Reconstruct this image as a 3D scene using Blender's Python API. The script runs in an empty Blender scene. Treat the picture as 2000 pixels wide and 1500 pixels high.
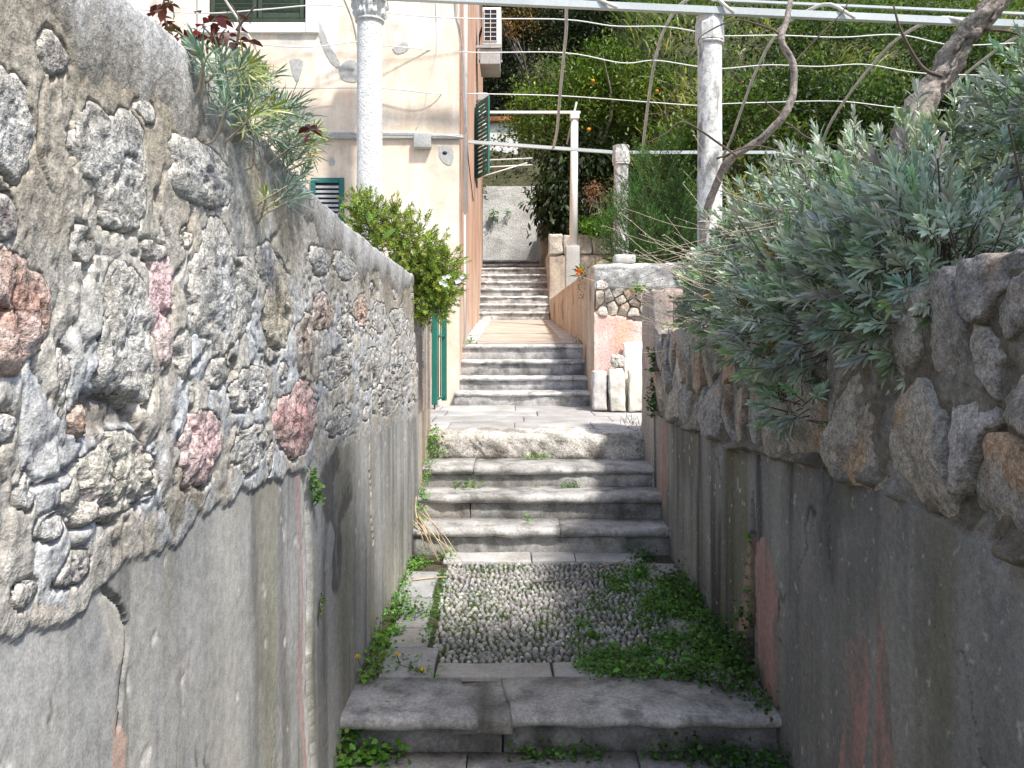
import bpy, math, random
import numpy as np
from mathutils import Vector

# ------------------------------------------------------------------ camera, sky, sun
scene = bpy.context.scene
CAM_Z = 1.45                      # eye height above the lowest tread
F = 1600.0                        # focal length in photo pixels (photo is 2000 wide)
cam_data = bpy.data.cameras.new("camera")
cam_data.sensor_width = 36.0
cam_data.lens = 36.0 * F / 2000.0
cam_data.shift_x = -3.0 / 2000.0
cam_data.shift_y = -100.0 / 2000.0
cam_data.clip_start = 0.02
cam_data.clip_end = 1000.0
cam = bpy.data.objects.new("camera", cam_data)
cam.location = (0, 0, CAM_Z)
cam.rotation_euler = (math.radians(90), 0, 0)
scene.collection.objects.link(cam)
scene.camera = cam

SUN_EL, SUN_AZ = 57.0, 143.0      # azimuth clockwise from +Y (view direction)
world = bpy.data.worlds.new("World")
scene.world = world
world.use_nodes = True
wn = world.node_tree
wn.nodes.clear()
sky = wn.nodes.new("ShaderNodeTexSky")
sky.sky_type = 'NISHITA'
sky.sun_disc = False
sky.sun_elevation = math.radians(SUN_EL)
sky.sun_rotation = math.radians(SUN_AZ)
sky.dust_density = 2.0
bg = wn.nodes.new("ShaderNodeBackground")
bg.inputs[1].default_value = 0.14
wo = wn.nodes.new("ShaderNodeOutputWorld")
wn.links.new(sky.outputs[0], bg.inputs[0])
wn.links.new(bg.outputs[0], wo.inputs[0])

sun_data = bpy.data.lights.new("sun", 'SUN')
sun_data.energy = 3.3
sun_data.angle = math.radians(4.0)
sun_data.color = (1.0, 0.955, 0.89)
sun = bpy.data.objects.new("sun", sun_data)
e, a = math.radians(SUN_EL), math.radians(SUN_AZ)
to_sun = Vector((math.cos(e) * math.sin(a), math.cos(e) * math.cos(a), math.sin(e)))
sun.rotation_euler = (-to_sun).to_track_quat('-Z', 'Y').to_euler()
sun.location = (6, -6, 12)
scene.collection.objects.link(sun)

vs = scene.view_settings
vs.view_transform = 'Standard'
vs.look = 'None'
vs.exposure = 0.88
vs.gamma = 1.0
vs.use_curve_mapping = False
scene.render.engine = 'CYCLES'
scene.cycles.max_bounces = 6
scene.cycles.diffuse_bounces = 3
scene.cycles.transmission_bounces = 3

# ------------------------------------------------------------------ helpers
C = scene.collection
rng = np.random.default_rng(7)
random.seed(7)
WL = {}          # world offset of every object that carries children


def at(px, py, Z):
    """point at depth Z seen at photo pixel (px, py)"""
    return np.array(((px - 1003.0) * Z / F, Z, CAM_Z - (py - 650.0) * Z / F))


def h2(ix, iy, s=0):
    n = (ix.astype(np.int64) * 374761393 + iy.astype(np.int64) * 668265263 + s * 1442695041) & 0xFFFFFFFF
    n = ((n ^ (n >> 13)) * 1274126177) & 0xFFFFFFFF
    n = ((n ^ (n >> 16)) * 2246822519) & 0xFFFFFFFF
    return ((n ^ (n >> 15)) & 0xFFFFFF) / float(0xFFFFFF)


def vn(x, y, s=0):
    x = np.asarray(x, float); y = np.asarray(y, float)
    ix = np.floor(x); iy = np.floor(y)
    fx = x - ix; fy = y - iy
    ix = ix.astype(np.int64); iy = iy.astype(np.int64)
    ux = fx * fx * (3 - 2 * fx); uy = fy * fy * (3 - 2 * fy)
    a = h2(ix, iy, s); b = h2(ix + 1, iy, s); c = h2(ix, iy + 1, s); d = h2(ix + 1, iy + 1, s)
    return (a + (b - a) * ux) * (1 - uy) + (c + (d - c) * ux) * uy


def fbm(x, y, o=4, s=0, g=0.5):
    """about -0.5 .. 0.5"""
    t = 0; amp = 1.0; tot = 0
    for k in range(o):
        t = t + amp * (vn(x * 2 ** k + 17.3 * k, y * 2 ** k - 9.1 * k, s + k) - 0.5)
        tot += amp; amp *= g
    return t / tot * 1.35


def ridge(x, y, o=4, s=0):
    t = 0; amp = 1.0; tot = 0
    for k in range(o):
        t = t + amp * (1 - np.abs(vn(x * 2 ** k + 3.1 * k, y * 2 ** k + 5.7 * k, s + k) * 2 - 1))
        tot += amp; amp *= 0.55
    return t / tot


def voro(x, y, s=0, jit=0.9):
    ix = np.floor(x).astype(np.int64); iy = np.floor(y).astype(np.int64)
    f1 = np.full(np.shape(x), 9.0); f2 = np.full(np.shape(x), 9.0); idd = np.zeros(np.shape(x))
    for dx in (-1, 0, 1):
        for dy in (-1, 0, 1):
            cx = ix + dx; cy = iy + dy
            px_ = cx + 0.5 + (h2(cx, cy, s) - 0.5) * jit
            py_ = cy + 0.5 + (h2(cx, cy, s + 11) - 0.5) * jit
            d = np.hypot(px_ - x, py_ - y)
            hid = h2(cx, cy, s + 23)
            m = d < f1
            f2 = np.where(m, f1, np.minimum(f2, d))
            idd = np.where(m, hid, idd)
            f1 = np.where(m, d, f1)
    return f1, f2, idd


def ss(a, b, x):
    t = np.clip((x - a) / (b - a), 0, 1)
    return t * t * (3 - 2 * t)


def mixc(c, d, t):
    t = np.asarray(t)[..., None]
    return np.asarray(c) * (1 - t) + np.asarray(d) * t


def tag(o, label=None, cat=None, group=None, kind=None):
    if label: o["label"] = label
    if cat: o["category"] = cat
    if group: o["group"] = group
    if kind: o["kind"] = kind
    return o


def thing(name, label, cat, loc, group=None, kind=None):
    o = bpy.data.objects.new(name, None)
    o.empty_display_size = 0.1
    C.objects.link(o)
    o.location = [float(v) for v in loc]
    WL[o] = np.array([float(v) for v in loc])
    return tag(o, label, cat, group, kind)


def new_mesh(name, V, Fs, mat, smooth=True, col=None):
    V = np.asarray(V, dtype=np.float32)
    if not isinstance(Fs, (list, tuple)):
        Fs = [Fs]
    Fs = [np.asarray(f, dtype=np.int32) for f in Fs if len(f)]
    me = bpy.data.meshes.new(name)
    me.vertices.add(len(V))
    me.vertices.foreach_set("co", V.ravel())
    li = np.concatenate([f.ravel() for f in Fs])
    cnt = np.concatenate([np.full(len(f), f.shape[1], dtype=np.int32) for f in Fs])
    st = np.concatenate([[0], np.cumsum(cnt)[:-1]]).astype(np.int32)
    me.loops.add(len(li)); me.loops.foreach_set("vertex_index", li)
    me.polygons.add(len(cnt))
    me.polygons.foreach_set("loop_start", st)
    me.polygons.foreach_set("loop_total", cnt)
    me.polygons.foreach_set("use_smooth", np.full(len(cnt), bool(smooth)))
    if col is not None:
        col = np.asarray(col, dtype=np.float32)
        if col.ndim == 1:
            col = np.tile(col, (len(V), 1))
        c4 = np.ones((len(V), 4), dtype=np.float32); c4[:, :3] = np.clip(col, 0.004, 0.95)
        at_ = me.color_attributes.new("Col", 'FLOAT_COLOR', 'POINT')
        at_.data.foreach_set("color", c4.ravel())
    me.update(calc_edges=True)
    me.validate()
    if mat: me.materials.append(mat)
    return me


def mk(name, V, Fs, mat, parent=None, smooth=True, col=None):
    """one mesh object; V in world coordinates"""
    V = np.asarray(V, dtype=float)
    if parent is not None:
        base = WL[parent]
    else:
        base = np.array([V[:, 0].mean(), V[:, 1].mean(), V[:, 2].min()])
    me = new_mesh(name, V - base, Fs, mat, smooth, col)
    o = bpy.data.objects.new(name, me)
    C.objects.link(o)
    if parent is not None:
        o.parent = parent
    else:
        o.location = [float(v) for v in base]
    WL[o] = base
    return o


class MB:
    """collects pieces of one mesh"""
    def __init__(s): s.V = []; s.F = {}; s.n = 0; s.K = []
    def add(s, V, Fs, col=None):
        V = np.asarray(V, float)
        if not isinstance(Fs, (list, tuple)): Fs = [Fs]
        for f in Fs:
            f = np.asarray(f, dtype=np.int64)
            if len(f): s.F.setdefault(f.shape[1], []).append(f + s.n)
        s.V.append(V); s.n += len(V)
        if col is not None:
            col = np.asarray(col, float)
            s.K.append(np.tile(col, (len(V), 1)) if col.ndim == 1 else col)
        return s
    def build(s, name, mat, parent=None, smooth=True):
        V = np.concatenate(s.V); Fs = [np.concatenate(v) for v in s.F.values()]
        return mk(name, V, Fs, mat, parent, smooth, np.concatenate(s.K) if s.K else None)


def grid_faces(nu, nv, off=0, flip=False):
    i = np.arange(nu - 1)[:, None] * nv + np.arange(nv - 1)[None, :]
    f = np.stack([i, i + nv, i + nv + 1, i + 1], -1).reshape(-1, 4) + off
    return f[:, ::-1] if flip else f


def box(x0, x1, y0, y1, z0, z1, b=0.0):
    """box with chamfered edges (b > 0) as verts, faces"""
    if b <= 0:
        V = np.array([(x, y, z) for x in (x0, x1) for y in (y0, y1) for z in (z0, z1)], float)
        Fq = np.array([(0, 1, 3, 2), (4, 6, 7, 5), (0, 4, 5, 1), (2, 3, 7, 6), (0, 2, 6, 4), (1, 5, 7, 3)])
        return V, [Fq]
    b = min(b, (x1 - x0) * .45, (y1 - y0) * .45, (z1 - z0) * .45)
    V = []; idx = {}
    cx = ((x0, x0 + b), (x1, x1 - b)); cy = ((y0, y0 + b), (y1, y1 - b)); cz = ((z0, z0 + b), (z1, z1 - b))
    for i in (0, 1):
        for j in (0, 1):
            for k in (0, 1):
                for ax in (0, 1, 2):
                    p = [cx[i][1], cy[j][1], cz[k][1]]
                    p[ax] = (cx[i][0], cy[j][0], cz[k][0])[ax]
                    idx[(i, j, k, ax)] = len(V); V.append(p)
    Q = []; T = []
    I = lambda i, j, k, ax: idx[(i, j, k, ax)]
    for s in (0, 1):
        q = [I(s, 0, 0, 0), I(s, 1, 0, 0), I(s, 1, 1, 0), I(s, 0, 1, 0)]; Q.append(q if s else q[::-1])
        q = [I(0, s, 0, 1), I(0, s, 1, 1), I(1, s, 1, 1), I(1, s, 0, 1)]; Q.append(q if s else q[::-1])
        q = [I(0, 0, s, 2), I(1, 0, s, 2), I(1, 1, s, 2), I(0, 1, s, 2)]; Q.append(q if s else q[::-1])
    for j in (0, 1):
        for k in (0, 1):
            Q.append([I(0, j, k, 1), I(1, j, k, 1), I(1, j, k, 2), I(0, j, k, 2)])
    for i in (0, 1):
        for k in (0, 1):
            Q.append([I(i, 0, k, 0), I(i, 1, k, 0), I(i, 1, k, 2), I(i, 0, k, 2)])
    for i in (0, 1):
        for j in (0, 1):
            Q.append([I(i, j, 0, 0), I(i, j, 1, 0), I(i, j, 1, 1), I(i, j, 0, 1)])
    for i in (0, 1):
        for j in (0, 1):
            for k in (0, 1):
                T.append([I(i, j, k, 0), I(i, j, k, 1), I(i, j, k, 2)])
    return np.array(V, float), [np.array(Q), np.array(T)]


def bx(name, x0, x1, y0, y1, z0, z1, mat, parent=None, b=0.004, col=None, smooth=False):
    V, Fs = box(x0, x1, y0, y1, z0, z1, b)
    return mk(name, V, Fs, mat, parent, smooth, col)


def tube(pts, rad, n=8, cap=True, wob=0.0, seed=0):
    pts = np.asarray(pts, float); m = len(pts)
    rad = np.broadcast_to(np.asarray(rad, float), (m,))
    t = np.gradient(pts, axis=0); t /= np.linalg.norm(t, axis=1)[:, None] + 1e-9
    ref = np.array((0, 0, 1.0)) if abs(t[:, 2]).mean() < 0.8 else np.array((1.0, 0, 0))
    u = np.cross(t, ref); u /= np.linalg.norm(u, axis=1)[:, None] + 1e-9
    w = np.cross(t, u)
    an = np.arange(n) * 2 * np.pi / n
    r = rad[:, None] * np.ones((1, n))
    if wob > 0:
        aa, mm = np.meshgrid(an, np.arange(m) * 0.9)
        r = r * (1 + wob * 2 * fbm(np.cos(aa) * 1.6 + mm * .35 + seed, np.sin(aa) * 1.6 + mm * .2, 3, seed))
    V = pts[:, None, :] + r[..., None] * (np.cos(an)[None, :, None] * u[:, None, :] + np.sin(an)[None, :, None] * w[:, None, :])
    V = V.reshape(-1, 3)
    i = np.arange(m - 1)[:, None] * n; j = np.arange(n)[None, :]; j2 = (j + 1) % n
    Q = np.stack([i + j, i + j2, i + n + j2, i + n + j], -1).reshape(-1, 4)
    Fs = [Q]
    if cap:
        V = np.concatenate([V, pts[:1], pts[-1:]])
        a0 = m * n; k = np.arange(n); k2 = (k + 1) % n
        T = np.concatenate([np.stack([k2, k, np.full(n, a0)], -1),
                            np.stack([(m - 1) * n + k, (m - 1) * n + k2, np.full(n, a0 + 1)], -1)])
        Fs.append(T)
    return V, Fs


def spline(pts, n=24):
    """Catmull-Rom through pts (rows of any length)"""
    P = np.asarray(pts, float)
    P = np.concatenate([2 * P[:1] - P[1:2], P, 2 * P[-1:] - P[-2:-1]])
    s = np.linspace(0, len(P) - 3 - 1e-6, n); k = s.astype(int); t = (s - k)[:, None]
    a, b, c, d = P[k], P[k + 1], P[k + 2], P[k + 3]
    return 0.5 * (2 * b + (c - a) * t + (2 * a - 5 * b + 4 * c - d) * t ** 2 + (3 * b - a - 3 * c + d) * t ** 3)


def lathe(prof, n=32, cx=0, cy=0):
    prof = np.asarray(prof, float); m = len(prof)
    an = np.arange(n) * 2 * np.pi / n
    V = np.stack([cx + prof[:, :1] * np.cos(an), cy + prof[:, :1] * np.sin(an), np.repeat(prof[:, 1:2], n, 1)], -1).reshape(-1, 3)
    i = np.arange(m - 1)[:, None] * n; j = np.arange(n)[None, :]; j2 = (j + 1) % n
    Q = np.stack([i + j, i + j2, i + n + j2, i + n + j], -1).reshape(-1, 4)
    top = np.arange(n) + (m - 1) * n
    V = np.concatenate([V, [[cx, cy, prof[-1, 1]]]])
    k = np.arange(n); T = np.stack([top, np.roll(top, -1), np.full(n, len(V) - 1)], -1)
    return V, [Q, T]


def nrm(v):
    return v / (np.linalg.norm(v, axis=-1, keepdims=True) + 1e-9)


def leaves(P, D, L, W, col, droop=0.15, fold=0.25, up=None, n=1, wide=0.45):
    """leaf blades: base P, direction D; 6 vertices and 4 triangles' worth each"""
    P = np.asarray(P, float); k = len(P)
    D = nrm(np.asarray(D, float))
    L = np.broadcast_to(np.asarray(L, float), (k,))[:, None]; W = np.broadcast_to(np.asarray(W, float), (k,))[:, None]
    if up is None:
        up = rng.normal(size=(k, 3)) * 0.45 + np.array((0, 0, 1.0))
    S = nrm(np.cross(D, up)); N = nrm(np.cross(S, D))
    g = np.array((0, 0, -1.0))[None, :] * L * droop
    b = P
    m1 = P + D * L * wide + g * .25; m2 = P + D * L * (wide + .32) + g * .6
    tip = P + D * L + g
    fo = N * W * fold
    V = np.stack([b, m1 + S * W * .5 + fo, m1 - S * W * .5 + fo, m2 + S * W * .42 + fo, m2 - S * W * .42 + fo, tip], 1)
    o = (np.arange(k) * 6)[:, None]
    T = np.concatenate([o + np.array([[0, 2, 1]]), o + np.array([[3, 4, 5]])])
    Q = o + np.array([[1, 2, 4, 3]])
    col = np.asarray(col, float)
    if col.ndim == 1: col = np.tile(col, (k, 1))
    return V.reshape(-1, 3), [T, Q], np.repeat(col, 6, 0)


def leaves2(P, D, L, W, col, up=None, fold=0.2):
    """cheap leaf: a folded diamond, two triangles"""
    P = np.asarray(P, float); k = len(P)
    D = nrm(np.asarray(D, float))
    L = np.broadcast_to(np.asarray(L, float), (k,))[:, None]; W = np.broadcast_to(np.asarray(W, float), (k,))[:, None]
    if up is None:
        up = rng.normal(size=(k, 3)) * 0.5 + np.array((0, 0, 1.0))
    S = nrm(np.cross(D, up)); N = nrm(np.cross(S, D))
    mid = P + D * L * .45
    V = np.stack([P, mid + S * W * .5 + N * W * fold, P + D * L, mid - S * W * .5 + N * W * fold], 1)
    o = (np.arange(k) * 4)[:, None]
    T = np.concatenate([o + np.array([[0, 1, 2]]), o + np.array([[0, 2, 3]])])
    col = np.asarray(col, float)
    if col.ndim == 1: col = np.tile(col, (k, 1))
    return V.reshape(-1, 3), [T], np.repeat(col, 4, 0)


def vary(c, n, amt=0.25, hue=0.12):
    c = np.asarray(c, float)
    v = np.exp(rng.normal(0, amt, (n, 1)))
    return c * v * np.exp(rng.normal(0, hue, (n, 3)))


def sph(n):
    return nrm(rng.normal(size=(n, 3)))


# ------------------------------------------------------------------ materials
def nt(name):
    m = bpy.data.materials.new(name); m.use_nodes = True
    t = m.node_tree; t.nodes.clear()
    out = t.nodes.new("ShaderNodeOutputMaterial")
    return m, t, out


def N(t, typ, **kw):
    n = t.nodes.new(typ)
    for k, v in kw.items():
        if k.startswith("i_"): n.inputs[k[2:].replace("_", " ")].default_value = v
        else: setattr(n, k, v)
    return n


def surf(name, base=None, rough=0.85, speck=0.25, scale=40.0, big=0.25, bigscale=2.5, streak=0.0, bump=0.3, bumpdist=0.004,
         tint=None, tintamt=0.0, tintscale=3.0, metal=0.0, spec=0.3, fleck=0.0, fleckcol=(.8, .8, .75, 1), fleckscale=60.0, lump=0.0, lumpscale=14.0, grain=0.0, grainscale=180.0):
    """stone / plaster / soil: attribute colour (or base) times noise at several scales, with fine bump"""
    m, t, out = nt(name)
    L = t.links.new
    p = N(t, "ShaderNodeBsdfPrincipled")
    p.inputs["Roughness"].default_value = rough
    p.inputs["Metallic"].default_value = metal
    p.inputs["Specular IOR Level"].default_value = spec
    tc = N(t, "ShaderNodeNewGeometry")
    if base is None:
        ca = N(t, "ShaderNodeAttribute", attribute_name="Col"); c = ca.outputs["Color"]
    else:
        cr = N(t, "ShaderNodeRGB"); cr.outputs[0].default_value = (*base, 1); c = cr.outputs[0]

    def noise(sc, det=6, ro=.6, vec=None):
        n = N(t, "ShaderNodeTexNoise"); n.inputs["Scale"].default_value = sc
        n.inputs["Detail"].default_value = det; n.inputs["Roughness"].default_value = ro
        L(vec if vec else tc.outputs["Position"], n.inputs["Vector"])
        return n.outputs["Fac"]

    def mulrange(c, fac, lo, hi, a=.3, b=.7):
        mr = N(t, "ShaderNodeMapRange"); mr.inputs["From Min"].default_value = a; mr.inputs["From Max"].default_value = b
        mr.inputs["To Min"].default_value = lo; mr.inputs["To Max"].default_value = hi
        L(fac, mr.inputs["Value"])
        mx = N(t, "ShaderNodeVectorMath", operation='SCALE')
        L(c, mx.inputs[0]); L(mr.outputs[0], mx.inputs["Scale"])
        return mx.outputs[0]

    if tint is not None and tintamt > 0:
        f = noise(tintscale, 5, .65)
        mr = N(t, "ShaderNodeMapRange"); mr.inputs["From Min"].default_value = .48; mr.inputs["From Max"].default_value = .66
        mr.inputs["To Max"].default_value = tintamt; L(f, mr.inputs["Value"])
        mx = N(t, "ShaderNodeMix", data_type='RGBA'); L(mr.outputs[0], mx.inputs["Factor"])
        L(c, mx.inputs[6]); mx.inputs[7].default_value = (*tint, 1); c = mx.outputs[2]
    fine = noise(scale, 5, .68)
    if speck: c = mulrange(c, fine, 1 - speck, 1 + speck)
    if grain: c = mulrange(c, noise(grainscale, 2, .6), 1 - grain, 1 + grain, .32, .68)
    if big: c = mulrange(c, noise(bigscale, 5, .6), 1 - big, 1 + big)
    if streak:
        mp = N(t, "ShaderNodeMapping"); mp.inputs["Scale"].default_value = (9, 9, .55)
        L(tc.outputs["Position"], mp.inputs["Vector"])
        c = mulrange(c, noise(1.0, 5, .65, mp.outputs[0]), 1 - streak, 1 + streak * .7, .32, .68)
    if fleck:
        f = noise(fleckscale, 3, .5)
        mr = N(t, "ShaderNodeMapRange"); mr.inputs["From Min"].default_value = .66; mr.inputs["From Max"].default_value = .72
        mr.inputs["To Max"].default_value = fleck; L(f, mr.inputs["Value"])
        mx = N(t, "ShaderNodeMix", data_type='RGBA'); L(mr.outputs[0], mx.inputs["Factor"])
        L(c, mx.inputs[6]); mx.inputs[7].default_value = fleckcol; c = mx.outputs[2]
    L(c, p.inputs["Base Color"])
    if bump:
        b = N(t, "ShaderNodeBump"); b.inputs["Strength"].default_value = bump; b.inputs["Distance"].default_value = bumpdist
        L(fine, b.inputs["Height"])
        if lump:
            b2 = N(t, "ShaderNodeBump"); b2.inputs["Strength"].default_value = 1.0; b2.inputs["Distance"].default_value = lump
            L(noise(lumpscale, 4, .7), b2.inputs["Height"]); L(b2.outputs[0], b.inputs["Normal"])
        L(b.outputs[0], p.inputs["Normal"])
    L(p.outputs[0], out.inputs[0])
    return m


def leafmat(name, rough=0.5, trans=0.3, spec=0.35, tcol=(1.3, 1.5, .6)):
    m, t, out = nt(name)
    L = t.links.new
    a = N(t, "ShaderNodeAttribute", attribute_name="Col")
    p = N(t, "ShaderNodeBsdfPrincipled"); p.inputs["Roughness"].default_value = rough
    p.inputs["Specular IOR Level"].default_value = spec
    L(a.outputs["Color"], p.inputs["Base Color"])
    tr = N(t, "ShaderNodeBsdfTranslucent")
    v = N(t, "ShaderNodeVectorMath", operation='MULTIPLY'); v.inputs[1].default_value = tcol
    L(a.outputs["Color"], v.inputs[0]); L(v.outputs[0], tr.inputs["Color"])
    mx = N(t, "ShaderNodeMixShader"); mx.inputs[0].default_value = trans
    L(p.outputs[0], mx.inputs[1]); L(tr.outputs[0], mx.inputs[2]); L(mx.outputs[0], out.inputs[0])
    return m


M = {}
M['wall'] = surf('weathered_wall', None, speck=.42, scale=60, big=.16, bigscale=3, streak=.14, bump=.8, bumpdist=.007, grain=.22, grainscale=230)
M['dado'] = surf('old_cement_render', None, speck=.22, scale=45, big=.14, bigscale=3, streak=.12, bump=.35, bumpdist=.003, grain=.20, grainscale=260, fleck=.35, fleckcol=(.55, .54, .51, 1), fleckscale=38)
M['stone'] = surf('rough_stone', None, speck=.5, scale=55, big=.25, bigscale=9, bump=1.0, bumpdist=.007, lump=.010, lumpscale=24, grain=.38, grainscale=190)
M['stair'] = surf('grey_limestone', None, rough=.7, speck=.3, scale=70, big=.35, bigscale=5, bump=.5, bumpdist=.004, tint=(.085, .083, .07), tintamt=.7, tintscale=8, grain=.15)
M['slab'] = surf('pale_slab', None, rough=.75, speck=.18, scale=60, big=.22, bigscale=4, bump=.3, bumpdist=.003, tint=(.25, .23, .2), tintamt=.5, tintscale=5)
M['pebble'] = surf('pebble', None, rough=.6, speck=.2, scale=90, big=.3, bigscale=30, bump=.2, bumpdist=.002)
M['soil'] = surf('soil', (.075, .062, .042), rough=.95, speck=.5, scale=60, big=.4, bigscale=6, bump=1, bumpdist=.01)
M['hill'] = surf('hill_soil', (.06, .062, .03), rough=.95, speck=.5, scale=12, big=.5, bigscale=1.2, bump=1, bumpdist=.05)
M['plaster'] = surf('house_plaster', None, rough=.9, speck=.10, scale=30, big=.12, bigscale=2.2, streak=.10, bump=.25, bumpdist=.004)
M['cement'] = surf('cement', (.43, .43, .415), rough=.9, speck=.2, scale=40, big=.15, bump=.4)
M['white'] = surf('white_paint', (.78, .77, .74), rough=.55, speck=.06, scale=30, big=.08, bump=.1)
M['steel'] = surf('grey_metal', (.42, .44, .45), rough=.45, speck=.15, scale=40, big=.15, bump=.1, tint=(.25, .16, .09), tintamt=.35, tintscale=9)
M['beam'] = surf('galvanised_beam', (.50, .54, .54), rough=.5, speck=.08, scale=30, big=.12, bigscale=1.5, bump=.05)
M['teal'] = surf('teal_paint', (.030, .135, .125), rough=.55, speck=.15, scale=40, big=.2, bump=.15)
M['gate'] = surf('gate_paint', (.022, .145, .105), rough=.4, speck=.12, scale=40, big=.15, bump=.1)
M['dkgreen'] = surf('dark_green_paint', (.045, .065, .04), rough=.6, speck=.25, scale=40, big=.25, bump=.2)
M['dark'] = surf('dark_void', (.018, .020, .03), rough=.5, speck=.1, big=.1, bump=0)
M['column'] = surf('roughcast_column', None, rough=.9, speck=.16, scale=45, big=.12, bigscale=8, bump=1.0, bumpdist=.022)
M['oldcol'] = surf('lichen_column', None, rough=.9, speck=.28, scale=60, big=.15, bigscale=8, bump=.6, bumpdist=.004, tint=(.16, .155, .14), tintamt=.5, tintscale=22)
M['stucco'] = surf('white_roughcast', None, rough=.95, speck=.28, scale=25, big=.10, bigscale=2, bump=1, bumpdist=.02)
M['bark'] = surf('vine_bark', (.27, .235, .205), rough=.95, speck=.5, scale=40, big=.35, bigscale=10, bump=1, bumpdist=.012)
M['twig'] = surf('dry_twig', (.52, .43, .33), rough=.9, speck=.25, scale=60, big=.2, bump=.2)
M['dktwig'] = surf('dark_twig', (.10, .075, .06), rough=.9, speck=.25, scale=60, big=.2, bump=.2)
M['straw'] = surf('dry_straw', (.50, .40, .25), rough=.8, speck=.2, scale=60, big=.25, bigscale=12, bump=.2)
M['leaf'] = leafmat('leaf')
M['silver'] = leafmat('silver_leaf', rough=.42, trans=.18, spec=.5, tcol=(1.0, 1.2, .6))
M['redleaf'] = leafmat('red_leaf', rough=.4, trans=.3, tcol=(1.2, .7, .5))
M['petal'] = leafmat('petal', rough=.6, trans=.35, tcol=(1, 1, 1))
M['fruit'] = surf('orange_peel', (.75, .27, .02), rough=.45, speck=.08, big=.1, bump=.2)
M['tile'] = surf('roof_tile', (.42, .16, .08), rough=.85, speck=.3, scale=20, big=.3, bump=.4)
M['rib'] = surf('pale_rod', (.62, .60, .54), rough=.6, speck=.15, scale=40, big=.2, bigscale=6, bump=.2)
M['ramp'] = surf('ramp_screed', (.44, .385, .32), rough=.9, speck=.14, scale=40, big=.16, bigscale=3, bump=.3)
M['iron'] = surf('rusty_iron', (.10, .055, .035), rough=.8, speck=.3, big=.3, bump=.3)
# ------------------------------------------------------------------ shaping helpers
def nbox(x0, x1, y0, y1, z0, z1, r=0.01, res=0.06, amp=0.004, freq=6.0, seed=0, amp2=0.0, maxn=40, warp=None):
    """rounded, slightly uneven block; returns V, F"""
    nx = int(min(maxn, max(3, (x1 - x0) / res + 2))); ny = int(min(maxn, max(3, (y1 - y0) / res + 2))); nz = int(min(maxn, max(3, (z1 - z0) / res + 2)))
    def lin(a, b, n):
        rr = min(r, (b - a) * .3)
        if n < 4: n = 4
        return np.concatenate([[a], np.linspace(a + rr, b - rr, n - 2), [b]])
    X, Y, Z = lin(x0, x1, nx), lin(y0, y1, ny), lin(z0, z1, nz)
    Vs = []; Fs = []; off = 0
    for ax in range(3):
        A, B = [(Y, Z), (Z, X), (X, Y)][ax]
        for s in (0, 1):
            a, b = np.meshgrid(A, B, indexing='ij')
            c = np.full(a.shape, [X, Y, Z][ax][-1 if s else 0])
            P = [None, None, None]; P[ax] = c; P[(ax + 1) % 3] = a; P[(ax + 2) % 3] = b
            Vs.append(np.stack(P, -1).reshape(-1, 3))
            Fs.append(grid_faces(len(A), len(B), off, flip=not s)); off += len(A) * len(B)
    V = np.concatenate(Vs); Q = np.concatenate(Fs)
    lo = np.array([x0, y0, z0]); hi = np.array([x1, y1, z1])
    rr = np.minimum(r, (hi - lo) * .45)
    q = np.clip(V, lo + rr, hi - rr); d = (V - q) / rr
    ln = np.linalg.norm(d, axis=1, keepdims=True)
    V = q + np.where(ln > 1, d / np.maximum(ln, 1e-6), d) * rr
    if amp or amp2:
        k = freq
        def n3(s, k, o):
            return fbm(V[:, 0] * k + V[:, 2] * k * .73 + s, V[:, 1] * k - V[:, 2] * k * .81 + s * 1.7, o, seed + int(s))
        D = np.stack([n3(3, k, 4), n3(41, k, 4), n3(77, k, 4)], -1) * 2 * amp
        if amp2: D = D + np.stack([n3(13, k * 5, 3), n3(51, k * 5, 3), n3(97, k * 5, 3)], -1) * 2 * amp2
        V = V + D
    # weld duplicate seam vertices
    key = np.round(V, 5); _, ix, inv = np.unique(key, axis=0, return_index=True, return_inverse=True)
    return V[ix], [inv.reshape(-1)[Q]]


def nb(name, x0, x1, y0, y1, z0, z1, mat, parent=None, col=None, colvar=0.12, **kw):
    V, Fs = nbox(x0, x1, y0, y1, z0, z1, **kw)
    if col is not None:
        s = kw.get('seed', 0)
        c = np.tile(np.asarray(col, float), (len(V), 1)) * (1 + 2 * colvar * fbm(V[:, 0] * 9 + V[:, 1] * 4, V[:, 2] * 9 + V[:, 1] * 5, 4, s))[:, None]
    else: c = None
    return mk(name, V, Fs, mat, parent, True, c)


def segd(u, v, pts):
    d = np.full(np.shape(u), 1e9)
    for (a, b), (c, e_) in zip(pts[:-1], pts[1:]):
        dx, dy = c - a, e_ - b; l2 = dx * dx + dy * dy + 1e-12
        t = np.clip(((u - a) * dx + (v - b) * dy) / l2, 0, 1)
        d = np.minimum(d, np.hypot(u - a - t * dx, v - b - t * dy))
    return d


def inpoly(u, v, P):
    r = np.zeros(np.shape(u), bool); n = len(P)
    for i in range(n):
        x1, y1 = P[i]; x2, y2 = P[(i + 1) % n]
        c = ((y1 > v) != (y2 > v)) & (u < (x2 - x1) * (v - y1) / (y2 - y1 + 1e-12) + x1)
        r ^= c
    return r


XL, XR = -0.59, 0.91            # inner faces of the two passage walls


def lw(px, py):
    u = -XL * F / (1003.0 - px); return (u, CAM_Z - (py - 650.0) * u / F)


def rw(px, py):
    u = XR * F / (px - 1003.0); return (u, CAM_Z - (py - 650.0) * u / F)


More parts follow.
